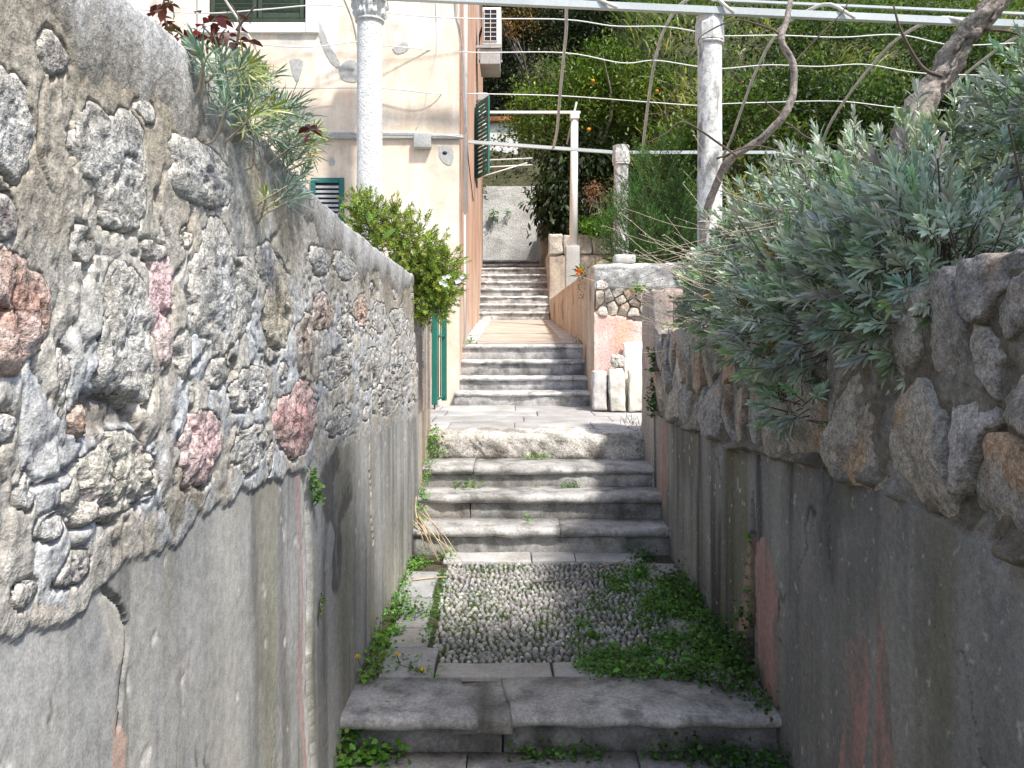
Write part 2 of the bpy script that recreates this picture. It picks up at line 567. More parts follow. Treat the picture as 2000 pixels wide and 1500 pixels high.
# ------------------------------------------------------------------ ground and terrain
def sheet(name, x0, x1, y0, y1, z, mat, nx=2, ny=2, amp=0.0, freq=2.0, seed=0, kind='structure', zf=None):
    X, Y = np.meshgrid(np.linspace(x0, x1, nx), np.linspace(y0, y1, ny), indexing='ij')
    Z = np.full(X.shape, float(z)) if zf is None else zf(X, Y)
    if amp: Z = Z + amp * 2 * fbm(X * freq, Y * freq, 4, seed)
    o = mk(name, np.stack([X, Y, Z], -1).reshape(-1, 3), grid_faces(nx, ny), mat)
    return tag(o, kind=kind)


sheet('ground', -260, 260, -260, 260, -0.32, M['hill'], 40, 40)


def terr(X, Y):
    left = np.where(Y < 20.2, 3.28, 4.95 + .75 * (Y - 20.2))
    right = 2.1 + np.clip(Y - 10, 0, 2) * .85 + .63 * np.maximum(0, Y - 12)
    t = ss(1.7, 3.3, X)
    front = np.where(Y < 15.6, 2.06, left)
    z = front * (1 - t) + right * t
    return z + .5 * fbm(X * .5, Y * .5, 4, 5) * ss(10.5, 13, Y) * np.maximum(t, ss(20.3, 21.5, Y))


hb = MB()
xs = np.concatenate([np.linspace(-40, -3, 20), np.linspace(-2.5, 22, 80), np.linspace(24, 80, 20)])
ys = np.concatenate([np.linspace(20.3, 40, 60), np.linspace(42, 110, 20)])
X, Y = np.meshgrid(xs, ys, indexing='ij')
hb.add(np.stack([X, Y, terr(X, Y)], -1).reshape(-1, 3), grid_faces(len(xs), len(ys)))
xs = np.concatenate([np.linspace(.86, 22, 80), np.linspace(24, 80, 20)]); ys = np.linspace(7.62, 20.3, 60)
X, Y = np.meshgrid(xs, ys, indexing='ij')
hb.add(np.stack([X, Y, terr(X, Y)], -1).reshape(-1, 3), grid_faces(len(xs), len(ys)))
tag(hb.build('hillside', M['hill']), kind='structure')

tag(bx('garden_bed', -9, -.98, -4, 5.72, -.3, 1.60, M['soil'], b=.03), kind='structure')
tag(bx('terrace_bed', 1.27, 9, -4, 5.74, -.3, 1.33, M['soil'], b=.03), kind='structure')

# ------------------------------------------------------------------ left wall
Z0w, Z1w = 0.55, 5.80
dado_l = np.array([lw(*p) for p in [(0, 1240), (60, 1228), (130, 1200), (200, 1145), (260, 1100), (340, 1050), (450, 985), (560, 930), (620, 900), (700, 862), (770, 830), (836, 800)]])
top_l = np.array([lw(*p) for p in [(245, 0), (300, 42), (375, 112), (480, 232), (610, 383), (700, 460), (800, 533)]])


def vb_l(u): return np.interp(u, dado_l[:, 0], dado_l[:, 1])
def vt_l(u): return np.interp(u, top_l[:, 0], top_l[:, 1])


GREY = (.47, .455, .42); PINK = (.66, .40, .36); PALE = (.62, .585, .51)
stones_l = [  # x0 x1 y0 y1 colour proud
    (-70, 92, 488, 722, (.60, .37, .29), .022), (-60, 62, 130, 345, (.47, .46, .43), .018), (150, 292, 205, 425, GREY, .016),
    (322, 452, 268, 402, (.50, .48, .45), .038), (182, 292, 520, 785, (.52, .50, .46), .016), (286, 330, 480, 700, (.64, .46, .45), .014),
    (368, 490, 452, 690, (.46, .45, .43), .014), (513, 570, 520, 682, (.56, .49, .36), .012), (534, 612, 742, 892, (.68, .40, .37), .016),
    (338, 424, 800, 946, (.66, .47, .45), .014), (118, 300, 862, 1022, (.62, .58, .49), .016), (128, 178, 786, 856, (.50, .35, .26), .03),
    (268, 322, 468, 512, (.30, .28, .25), .03), (605, 650, 575, 645, (.55, .42, .32), .012), (690, 716, 575, 640, (.56, .38, .29), .012),
    (600, 640, 480, 540, (.52, .50, .47), .02), (648, 690, 492, 545, (.50, .48, .45), .018), (-40, 30, 380, 470, (.44, .36, .32), .014),
    (765, 790, 600, 655, (.60, .57, .50), .01), (70, 130, 60, 150, (.42, .37, .32), .012), (440, 520, 720, 800, (.46, .45, .42), .012),
    (450, 520, 830, 920, (.48, .47, .44), .012), (620, 680, 690, 760, (.46, .43, .38), .012), (700, 745, 680, 760, (.44, .42, .38), .010),
    (575, 605, 610, 720, (.50, .41, .33), .012), (-60, 20, 800, 880, (.48, .46, .43), .014), (640, 680, 790, 850, (.47, .45, .42), .01),
    (500, 535, 470, 560, (.47, .45, .42), .014), (740, 775, 760, 810, (.46, .44, .4), .01), (760, 800, 690, 740, (.48, .46, .42), .01),
    (60, 118, 1000, 1060, (.52, .51, .48), .012), (20, 70, 1130, 1190, (.45, .42, .36), .02), (186, 232, 408, 450, (.30, .28, .26), .024),
    (660, 690, 610, 670, (.50, .46, .40), .012), (728, 756, 590, 650, (.51, .48, .43), .010), (395, 440, 700, 760, (.50, .47, .43), .012)]
ST = []
for (x0, x1, y0, y1, c, pr) in stones_l:
    uc0, uc1 = lw(x0, 650)[0], lw(x1, 650)[0]
    um = lw((x0 + x1) / 2, 650)[0]
    v0, v1 = lw((x0 + x1) / 2, y1)[1], lw((x0 + x1) / 2, y0)[1]
    ST.append([(uc0 + uc1) / 2, (v0 + v1) / 2, (uc1 - uc0) / 2, (v1 - v0) / 2, c, pr])
# small embedded stones, away from the big ones
r_ = np.random.default_rng(21)
tries = 0
while len(ST) < 74 and tries < 4000:
    tries += 1
    u = math.exp(r_.uniform(math.log(.62), math.log(5.5))); v = r_.uniform(vb_l(u) + .05, vt_l(u) - .12)
    a_, b_ = r_.uniform(.012, .034) * (1 + .35 * u), r_.uniform(.014, .04) * (1 + .1 * u)
    if all(((u - s[0]) / (s[2] + a_ + .012)) ** 2 + ((v - s[1]) / (s[3] + b_ + .012)) ** 2 > 1 for s in ST):
        g = r_.uniform(.34, .56); t = r_.uniform(0, 1)
        c = (g * (1.0 + .1 * t), g * .98, g * (.95 - .14 * t))
        ST.append([u, v, a_, b_, c, r_.uniform(.004, .012)])


def srad(th, k):
    return 1 + .5 * fbm(np.cos(th) * 1.6 + 7.7 * k, np.sin(th) * 1.6 + 3.1 * k, 5, 60, .62) + .22 * np.abs(np.cos(1.5 * th + k)) - .09


def wall_h(u, v, want=True):
    """height (m, towards the path) and colour of the left wall's mortar face"""
    vb = vb_l(u) + .030 * fbm(u * 9, u * 0 + 3, 3, 3) + .022 * fbm(u * 30, v * 22, 3, 4) + .02 * fbm(u * 14, v * 9, 2, 44)
    up = ss(-.004, .006, v - vb)                     # 1 above the plaster edge
    wu = u + .03 * fbm(u * 7, v * 7, 3, 8); wv = v + .03 * fbm(u * 7 + 9, v * 7, 3, 9)
    low = 1 - ss(.22, .62, v - vb + .25 * fbm(u * 1.7, v * 1.7, 3, 13))                    # smeared trowel lumps near the edge
    f1, f2, idd = voro(wu * 15, wv * 11, 5)
    e1 = f2 - f1
    g1, g2, gid = voro(wu * 34, wv * 24, 9)
    e2 = g2 - g1
    near_top = ss(.30, .10, vt_l(u) - v)
    cellmask = np.clip(low * 1.0 + .35 * ss(-.05, .2, fbm(u * 2.3, v * 2.3, 3, 14)), 0, 1) * (1 - near_top)
    h = .014 * fbm(u * 2.0, v * 1.6, 3, 1) + .005 * fbm(wu * 6, wv * 3.0, 4, 2)
    h = h + .0055 * ss(0, .6, e1) * cellmask + .002 * ss(0, .4, e2) * low * cellmask
    crackm = ss(-.05, .12, fbm(u * 3.1, v * 3.1, 3, 31)) * (1 - .7 * near_top)
    h = h - .012 * (1 - ss(.0, .03, e1)) * crackm * np.clip(cellmask + .25, 0, 1)
    rough = ss(.0, .22, fbm(u * 3.4 + 5, v * 2.6, 4, 16)) * (1 - near_top)
    h = h + rough * (.006 * (ridge(wu * 20, wv * 16, 4, 17) - .5) + .008 * (ridge(wu * 55, wv * 45, 3, 19) - .5))
    h = h + .004 * fbm(u * 60, v * 40, 3, 20)
    ck = 1 - np.abs(vn(wu * 8 + .6 * fbm(u * 14, v * 12, 3, 27), wv * 6, 26) * 2 - 1)
    ck = ss(.955, .985, ck) * ss(-.02, .12, fbm(u * 4.5 + 7, v * 4.5, 3, 28)) * (1 - near_top)
    ck2 = ss(.94, .98, 1 - np.abs(vn(wu * 19, wv * 13 + .5 * fbm(u * 30, v * 26, 2, 29), 30) * 2 - 1)) * ss(.0, .15, fbm(u * 6, v * 6 + 3, 3, 25)) * (1 - near_top)
    ck = np.maximum(ck, .7 * ck2)
    h = h - .014 * ck
    # pits and gouges
    pit = np.maximum(ss(.27, .38, fbm(wu * 9 + 2, wv * 8, 5, 23, .6)), ss(.30, .40, fbm(wu * 22 + 2, wv * 17, 4, 24, .6)) * .6)
    h = h - .020 * pit * (1 - near_top)
    h = h * ss(-.01, .14, v - vb)
    # colour of the mortar
    col = mixc((.50, .475, .425), (.39, .348, .28), ss(-.15, .22, fbm(u * 3.3, v * 1.1, 4, 33) + .30 * ss(.2, .8, v - vb) - .1))
    col = mixc(col, (.55, .555, .545), np.clip(low * ss(-.12, .12, fbm(u * 6, v * 6, 3, 34)), 0, 1) * .85)
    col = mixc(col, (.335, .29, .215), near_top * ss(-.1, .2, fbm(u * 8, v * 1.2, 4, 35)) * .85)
    col = col * (1 + .30 * (idd - .5) * cellmask + .14 * (gid - .5) * cellmask)[..., None]
    col = mixc(col, (.47, .495, .525), (idd > .62) * cellmask * .55)
    col = mixc(col, (.55, .49, .40), (idd < .25) * cellmask * .5)
    col = mixc(col, (.22, .195, .165), (1 - ss(.0, .05, e1)) * crackm * np.clip(cellmask + .2, 0, 1) * .6)
    col = mixc(col, (.60, .57, .50), rough * .35)
    col = mixc(col, (.20, .17, .13), pit * .6)
    col = mixc(col, (.15, .125, .10), ck * .7)
    if not want: return h
    # embedded stones: seat and joint
    for k, s in enumerate(ST):
        m = (np.abs(u - s[0]) < s[2] * 1.9 + .02) & (np.abs(v - s[1]) < s[3] * 1.9 + .02)
        if not m.any(): continue
        du = (u[m] - s[0]) / s[2]; dv = (v[m] - s[1]) / s[3]
        th = np.arctan2(dv, du); rho = np.hypot(du, dv) / srad(th, k)
        big = min(1.0, (s[2] + s[3]) * 8) * (1 - .5 * float(ss(2.4, 3.6, s[0])))
        hh = h[m]
        hh = np.where(rho < .93, -.045, hh)
        groove = ss(.13, .24, fbm(np.cos(th) * 1.6 + k * 3.3, np.sin(th) * 1.4, 3, 70) + .13 * np.cos(th + 1.9))
        ring = np.exp(-((rho - 1.02) / (.022 + .02 / (1 + 10 * s[2]))) ** 2)
        hh = hh - .036 * big * groove * ring
        h[m] = hh
    # dado: trowelled cement
    hd = -.004 + .006 * fbm(u * 1.7, v * 1.7, 3, 40) + .0012 * fbm(u * 40, v * 24, 3, 41)
    st = fbm(u * 9, v * .55 + .4 * fbm(u * 3, v * 3, 2, 45), 5, 42)
    cd = mixc((.39, .388, .372), (.24, .238, .225), ss(.0, .3, st))
    cd = mixc(cd, (.42, .41, .375), ss(.0, -.3, st))
    cd = mixc(cd, (.31, .295, .215), ss(.02, .25, fbm(u * 5 + 4, v * .5, 4, 47)) * .6)
    cd = mixc(cd, (.42, .425, .42), (1 - ss(.7, 1.5, u)) * .55)
    chip = ss(.40, .43, fbm(u * 30, v * 17, 3, 48))
    cd = mixc(cd, (.62, .60, .56), chip * .8); hd = hd - .002 * chip
    cd = mixc(cd, (.13, .13, .122), ss(.08, .34, fbm(u * 16, v * .8 + .5 * fbm(u * 4, v * 2, 2, 49), 5, 61, .6)) * .55)
    cd = cd * (1 + .5 * fbm(u * 3.2, v * 2.2, 5, 62, .6))[..., None]
    hair = ss(.975, .993, 1 - np.abs(vn(u * 3.3 + .5 * fbm(u * 9, v * 9, 4, 63), v * 2.1 + .4 * fbm(u * 9 + 4, v * 9, 4, 64), 65) * 2 - 1)) * ss(.02, .10, fbm(u * 2.4, v * 2.4 + 5, 3, 66))
    cd = mixc(cd, (.09, .085, .075), hair * .75); hd = hd - .003 * hair
    # joints and cracks in the plaster
    c1 = [lw(*p) for p in [(205, 1150), (238, 1178), (254, 1225), (252, 1275), (243, 1330), (238, 1400), (236, 1420)]]
    d1 = segd(u, v, c1) + .006 * fbm(u * 40, v * 40, 2, 50)
    hd = hd - .03 * (1 - ss(.001, .005, d1))
    strip = inpoly(u, v, [lw(*p) for p in [(188, 1150), (238, 1178), (252, 1230), (250, 1280), (230, 1310), (212, 1230)]])
    cd = mixc(cd, (.50, .48, .42), strip * .85)
    low1 = inpoly(u, v, [lw(*p) for p in [(228, 1395), (240, 1420), (252, 1440), (248, 1510), (222, 1510)]])
    cd = mixc(cd, (.55, .38, .30), low1 * .8)
    ju = np.interp(v, [lw(612, 1500)[1], lw(600, 1300)[1], lw(604, 1150)[1], lw(600, 960)[1]][::1], [lw(612, 1500)[0], lw(602, 1300)[0], lw(605, 1150)[0], lw(600, 960)[0]])
    ju = ju + .010 * fbm(u * 5, v * 3.5, 3, 52)
    dj = u - ju
    inj = (dj > -.055) & (dj < .035)
    cd = mixc(cd, (.68, .665, .63), inj * (.9 * ss(-.3, .0, fbm(u * 40, v * 12, 3, 53) + .15)))
    cd = mixc(cd, (.58, .38, .36), ((dj > -.085 + .04 * fbm(u * 9, v * 4, 3, 67)) & (dj < -.045)) * .7)
    hd = hd - .007 * ss(-.05, -.035, dj) * (1 - ss(.028, .040, dj)) - .012 * ss(.018, .024, dj) * (1 - ss(.030, .036, dj))
    hd = hd + .005 * ss(.034, .044, dj)
    c3 = [lw(*p) for p in [(722, 862), (720, 910), (724, 960), (723, 1000), (728, 1060)]]
    d3 = segd(u, v, c3) + .01 * fbm(u * 30, v * 30, 2, 54)
    cd = mixc(cd, (.58, .52, .44), (1 - ss(.006, .02, d3)) * .9); hd = hd - .02 * (1 - ss(.002, .008, d3))
    p4 = [lw(*p) for p in [(356, 1300), (372, 1275), (366, 1330), (358, 1420), (352, 1500)]]
    d4 = segd(u, v, p4)
    cd = mixc(cd, (.52, .47, .42), (1 - ss(.0015, .004, d4)) * .7)
    # worn pinkish pilaster where the wall ends
    endp = ss(5.05, 5.2, u)
    cd = mixc(cd, mixc((.52, .42, .33), (.30, .26, .2), ss(-.1, .25, fbm(u * 9, v * 1.2, 4, 56))), endp)
    col = mixc(col, mixc((.50, .42, .34), (.26, .22, .18), ss(-.1, .2, fbm(u * 11, v * .8, 4, 57))), ss(4.85, 5.1, u))
    h = h * (1 - .8 * ss(4.9, 5.1, u))
    H = np.where(up > .5, np.maximum(h, -.06) + .012, hd)
    H = hd * (1 - up) + (h + .001) * up
    return H, mixc(cd, col, up), up


lwall = thing('rubble_wall', 'tall sunlit rubble wall with pink stones and smeared mortar left of the steps', 'wall', (XL - .2, 2.5, -.2))
nu, nv = 620, 330
uu = np.exp(np.linspace(math.log(Z0w), math.log(Z1w), nu))
tt = np.linspace(0, 1, nv)
U = np.repeat(uu[:, None], nv, 1)
Vv = -.2 + tt[None, :] * (vt_l(uu)[:, None] - .045 + .2)
Hh, Cc, Up = wall_h(U, Vv)


def split_face(V, Fq, K, up, mats, names, parent):
    """one height field as two parts: what lies above and below the render's broken edge"""
    f_up = up.reshape(-1)[Fq].mean(1) > .5
    for sel, m_, n_ in ((f_up, mats[0], names[0]), (~f_up, mats[1], names[1])):
        f = Fq[sel]; ids, inv = np.unique(f, return_inverse=True)
        mk(n_, V[ids], inv.reshape(f.shape), M[m_], parent, True, K[ids])


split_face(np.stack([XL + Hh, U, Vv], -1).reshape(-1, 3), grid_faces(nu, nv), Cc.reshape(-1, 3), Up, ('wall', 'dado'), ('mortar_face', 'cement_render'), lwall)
# core, end face and the stretch behind the viewer
cb = MB()
V, Fs = nbox(XL - .40, XL - .07, -3, Z1w - .02, -.25, 1.72, r=.02, res=.3, amp=.004); cb.add(V, Fs, np.tile((.36, .31, .25), (len(V), 1)))
V, Fs = nbox(XL - .40, XL, -3, Z0w + .01, -.25, 2.03, r=.02, res=.12, amp=.008, maxn=30); cb.add(V, Fs, np.tile((.42, .39, .34), (len(V), 1)))
V, Fs = nbox(XL - .39, XL + .004, Z1w - .05, Z1w + .03, -.2, 1.70, r=.02, res=.08, amp=.006); cb.add(V, Fs, np.tile((.50, .40, .31), (len(V), 1)))
cb.build('wall_core', M['wall'], lwall)
# coping: uneven cement cap
nc = 260; pu = np.exp(np.linspace(math.log(Z0w), math.log(4.95), nc))
prof = [(-.012, -.125), (.007, -.10), (.009, -.055), (.007, -.008), (.001, .0), (-.03, .004), (-.10, .012), (-.22, .010), (-.36, .0), (-.41, -.02), (-.42, -.09)]
PV = []; PC = []; topx = wall_h(pu[:, None], vt_l(pu)[:, None] - .07, False)[:, 0] + .001
for (dx, dz) in prof:
    x = XL + dx * .55 + .006 * fbm(pu * 16, pu * 0 + dx * 20 + dz * 30, 4, 80) + topx
    z = vt_l(pu) + dz + .012 * fbm(pu * 12, pu * 0 + dx * 14, 4, 82) + ((.17 * fbm(pu * 6, pu * 0 + 5, 5, 84) - .02 * ss(1.6, 1.0, pu)) * min(1, -dz / .1) if dz < -.02 else 0)
    PV.append(np.stack([x, pu, z], -1))
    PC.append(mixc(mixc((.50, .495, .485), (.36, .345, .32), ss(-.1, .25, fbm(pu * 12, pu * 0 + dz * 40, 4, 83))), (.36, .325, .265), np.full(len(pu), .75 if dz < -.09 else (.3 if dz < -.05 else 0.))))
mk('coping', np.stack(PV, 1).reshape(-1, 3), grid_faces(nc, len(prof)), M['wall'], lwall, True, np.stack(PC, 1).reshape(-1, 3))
# the stones themselves
for k, s in enumerate(ST):
    nth = 60 if s[2] + s[3] > .12 else 24; nr = 16 if s[2] + s[3] > .12 else 6
    th = np.arange(nth) * 2 * np.pi / nth; rr = np.linspace(0.04, 1.03, nr)
    TH, RR = np.meshgrid(th, rr, indexing='ij')
    sr = srad(TH, k)
    uS = s[0] + s[2] * RR * sr * np.cos(TH); vS = s[1] + s[3] * RR * sr * np.sin(TH)
    size = min(1, (s[2] + s[3]) * 4) * (1 - .65 * float(ss(2.2, 3.4, s[0])))
    base = .001 + wall_h(uS, vS, False)
    xs_ = base + s[5] * .18 * (1 - np.clip(RR, 0, 1) ** 4) - .022 * ss(.95, 1.03, RR)
    xs_ = xs_ + size * (.008 * fbm(uS * 12, vS * 9, 4, 90 + k) + .008 * (ridge(uS * 30, vS * 24, 4, 91) - .5) + .009 * (ridge(uS * 80, vS * 70, 3, 92) - .5)) * (1 - .7 * ss(.8, 1.0, RR))
    pk = s[4][0] - s[4][2] > .12                      # pink and rusty stones keep their tint
    sc_ = np.minimum(np.asarray(s[4]) * 1.04, .8); sc_ = sc_ if pk else sc_ * .72 + sc_.mean() * .28
    c = mixc(sc_, sc_ * .62, ss(.05, .3, fbm(uS * 16, vS * 13, 4, 93 + k)))
    c = mixc(c, (.64, .52, .48) if pk else (.60, .58, .53), ss(.08, .3, fbm(uS * 22 + 3, vS * 18, 4, 94 + k)) * .6)
    c = mixc(c, (.48, .455, .405), ss(.30, .88, RR + .95 * fbm(uS * 14, vS * 11, 5, 95 + k, .6)) * (.45 if pk else .92))
    idx = np.arange(nth * nr).reshape(nth, nr)
    Q = np.stack([idx[:, :-1], np.roll(idx, -1, 0)[:, :-1], np.roll(idx, -1, 0)[:, 1:], idx[:, 1:]], -1).reshape(-1, 4)[:, ::-1]
    Vs_ = np.stack([XL + xs_, uS, vS], -1).reshape(-1, 3)
    ctr = Vs_.reshape(nth, nr, 3)[:, 0].mean(0)
    Vs_ = np.concatenate([Vs_, [ctr]]); kk = idx[:, 0]
    T = np.stack([np.roll(kk, -1), kk, np.full(nth, nth * nr)], -1)[:, ::-1]
    cc = np.concatenate([c.reshape(-1, 3), c.reshape(-1, 3)[:1]])
    mk('stone', Vs_, [Q, T], M['stone'], lwall, True, cc)

# ------------------------------------------------------------------ right wall
dado_r = np.array(sorted([rw(*p) for p in [(1285, 812), (1340, 838), (1400, 862), (1450, 880), (1560, 908), (1700, 955), (1850, 1020), (1930, 1055), (2000, 1088)]]))
top_r = np.array(sorted([rw(*p) for p in [(1283, 645), (1350, 648), (1500, 640), (1700, 590), (1940, 512), (2000, 500)]]))


def vb_r(u): return np.interp(u, dado_r[:, 0], dado_r[:, 1])
def vt_r(u): return np.interp(u, top_r[:, 0], top_r[:, 1])


ZR0, ZR1 = 1.0, 5.32
rwall = thing('rubble_wall', 'shaded low rubble wall with big loose stones over grey cement right of the steps', 'wall', (XR + .2, 3, -.2))
nu, nv = 420, 260
uu = np.exp(np.linspace(math.log(ZR0), math.log(ZR1), nu)); tt = np.linspace(0, 1, nv)
U = np.repeat(uu[:, None], nv, 1); Vv = -.2 + tt[None, :] * (vt_r(uu)[:, None] - .02 + .2)
vb = vb_r(U) + .022 * fbm(U * 14, Vv * 9, 3, 101) + .02 * fbm(U * 5, U * 0, 2, 102)
up = ss(-.006, .008, Vv - vb)
hu = -.008 - .024 * ss(.0, .2, fbm(U * 6, Vv * 6, 3, 109)) + .024 * fbm(U * 12, Vv * 11, 4, 103) + .014 * (ridge(U * 35, Vv * 30, 3, 104) - .5)
lip = np.exp(-((Vv - vb - .015) / .022) ** 2) * ss(-.1, .15, fbm(U * 10, U * 0 + 2, 3, 105))
hu = hu + .05 * lip
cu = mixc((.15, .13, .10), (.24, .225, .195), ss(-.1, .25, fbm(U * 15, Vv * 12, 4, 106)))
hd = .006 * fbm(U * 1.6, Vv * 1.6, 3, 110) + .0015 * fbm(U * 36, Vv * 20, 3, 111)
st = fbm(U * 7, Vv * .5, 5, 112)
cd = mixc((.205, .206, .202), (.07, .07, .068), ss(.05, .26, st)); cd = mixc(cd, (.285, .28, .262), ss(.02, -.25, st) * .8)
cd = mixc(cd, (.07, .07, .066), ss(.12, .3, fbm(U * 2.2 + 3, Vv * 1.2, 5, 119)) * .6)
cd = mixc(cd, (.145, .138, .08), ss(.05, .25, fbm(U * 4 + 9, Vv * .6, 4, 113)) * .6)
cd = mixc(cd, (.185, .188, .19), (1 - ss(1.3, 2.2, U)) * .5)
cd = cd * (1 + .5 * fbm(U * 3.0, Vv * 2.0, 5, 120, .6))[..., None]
hair = ss(.975, .993, 1 - np.abs(vn(U * 3.3 + .5 * fbm(U * 9, Vv * 9, 4, 123), Vv * 2.1 + .4 * fbm(U * 9 + 4, Vv * 9, 4, 124), 125) * 2 - 1)) * ss(.02, .10, fbm(U * 2.4, Vv * 2.4 + 5, 3, 126))
cd = mixc(cd, (.04, .04, .035), hair * .7); hd = hd - .003 * hair
chip = ss(.42, .45, fbm(U * 34, Vv * 22, 3, 114)); cd = mixc(cd, (.55, .53, .5), chip * .7)
for P in ([(1478, 1050), (1500, 1060), (1518, 1160), (1524, 1400), (1500, 1390), (1480, 1290), (1474, 1150)],
          [(1648, 1258), (1690, 1235), (1700, 1330), (1690, 1510), (1636, 1510), (1650, 1380)],
          [(1708, 1140), (1730, 1260), (1742, 1400), (1748, 1510), (1705, 1510), (1712, 1330)],
          [(1462, 1060), (1472, 1050), (1464, 1260), (1440, 1250)], [(1290, 820), (1306, 830), (1300, 1000), (1286, 980)]):
    w = inpoly(U + .02 * fbm(U * 20, Vv * 6, 3, 115), Vv + .03 * fbm(U * 20, Vv * 6, 3, 116), [rw(*p) for p in P])
    cd = mixc(cd, mixc((.40, .24, .215), (.24, .205, .19), ss(-.12, .22, fbm(U * 22, Vv * 5, 4, 117))), w * .9)
cr = inpoly(U + .01 * fbm(U * 30, Vv * 20, 2, 118), Vv, [rw(*p) for p in [(1470, 950), (1476, 1050), (1472, 1110), (1476, 1180), (1472, 1300), (1455, 1300), (1466, 1200), (1468, 1110), (1466, 1040)]])
hd = hd - .05 * cr; cd = mixc(cd, (.14, .09, .06), cr * .9)
hole = np.hypot((U - rw(1948, 1082)[0]) / .012, (Vv - rw(1948, 1082)[1]) / .022); hd = hd - .04 * (1 - ss(.7, 1.1, hole)); 
pale = np.exp(-(hole / 3.2) ** 2); cd = mixc(cd, (.42, .42, .41), pale * .5)
Hh = hd * (1 - up) + hu * up
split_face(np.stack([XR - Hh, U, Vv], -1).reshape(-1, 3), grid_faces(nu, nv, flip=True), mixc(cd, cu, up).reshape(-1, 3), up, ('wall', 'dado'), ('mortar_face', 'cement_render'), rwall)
cb = MB()
V, Fs = nbox(XR + .07, XR + .37, -3, ZR1, -.25, 1.42, r=.02, res=.3, amp=.004); cb.add(V, Fs, np.tile((.25, .23, .2), (len(V), 1)))
V, Fs = nbox(XR, XR + .37, -3, ZR0 + .01, -.25, 1.55, r=.02, res=.12, amp=.008, maxn=30); cb.add(V, Fs, np.tile((.28, .27, .25), (len(V), 1)))
cb.build('wall_core', M['wall'], rwall)


def clip_poly(P, n, d):
    out = []
    for i in range(len(P)):
        a_, b_ = P[i], P[(i + 1) % len(P)]
        da, db = np.dot(a_, n) - d, np.dot(b_, n) - d
        if da <= 0: out.append(a_)
        if da * db < 0: out.append(a_ + (b_ - a_) * (da / (da - db)))
    return out


def cells(seeds, lo, hi, an=1.0):
    A2 = np.array((1.0, an * an))
    """Voronoi cells of 2-D seeds inside lo/hi(u) bands -> list of polygons"""
    res = []
    S = np.asarray(seeds, float)
    for i, s in enumerate(S):
        P = [np.array(p, float) for p in ((s[0] - .6, lo(s[0])), (s[0] + .6, lo(s[0])), (s[0] + .6, hi(s[0])), (s[0] - .6, hi(s[0])))]
        for j in np.argsort(np.hypot(S[:, 0] - s[0], S[:, 1] - s[1]))[1:24]:
            n = (S[j] - s) * A2; mid = (S[j] + s) / 2
            P = clip_poly(P, n, np.dot(mid, n))
            if len(P) < 3: break
        res.append(P)
    return res


def blob(P, joint, seed, amp=.012, nn=40):
    """rounded irregular outline from polygon P, resampled to nn points"""
    P = np.array(P); c = P.mean(0)
    for _ in range(2):
        Q = np.roll(P, -1, 0); P = np.stack([P * .89 + Q * .11, P * .11 + Q * .89], 1).reshape(-1, 2)
    d = P - c; r = np.linalg.norm(d, axis=1, keepdims=True); P = c + d * np.maximum(.3, (r - joint) / r)
    L = np.concatenate([[0], np.cumsum(np.linalg.norm(np.roll(P, -1, 0) - P, axis=1))]); PP = np.concatenate([P, P[:1]])
    s = np.linspace(0, L[-1], nn, endpoint=False)
    P = np.stack([np.interp(s, L, PP[:, 0]), np.interp(s, L, PP[:, 1])], 1)
    d = P - c; r = np.linalg.norm(d, axis=1, keepdims=True)
    return c, P + d / r * (2 * amp * fbm(P[:, 0] * 16, P[:, 1] * 16, 3, seed))[:, None]


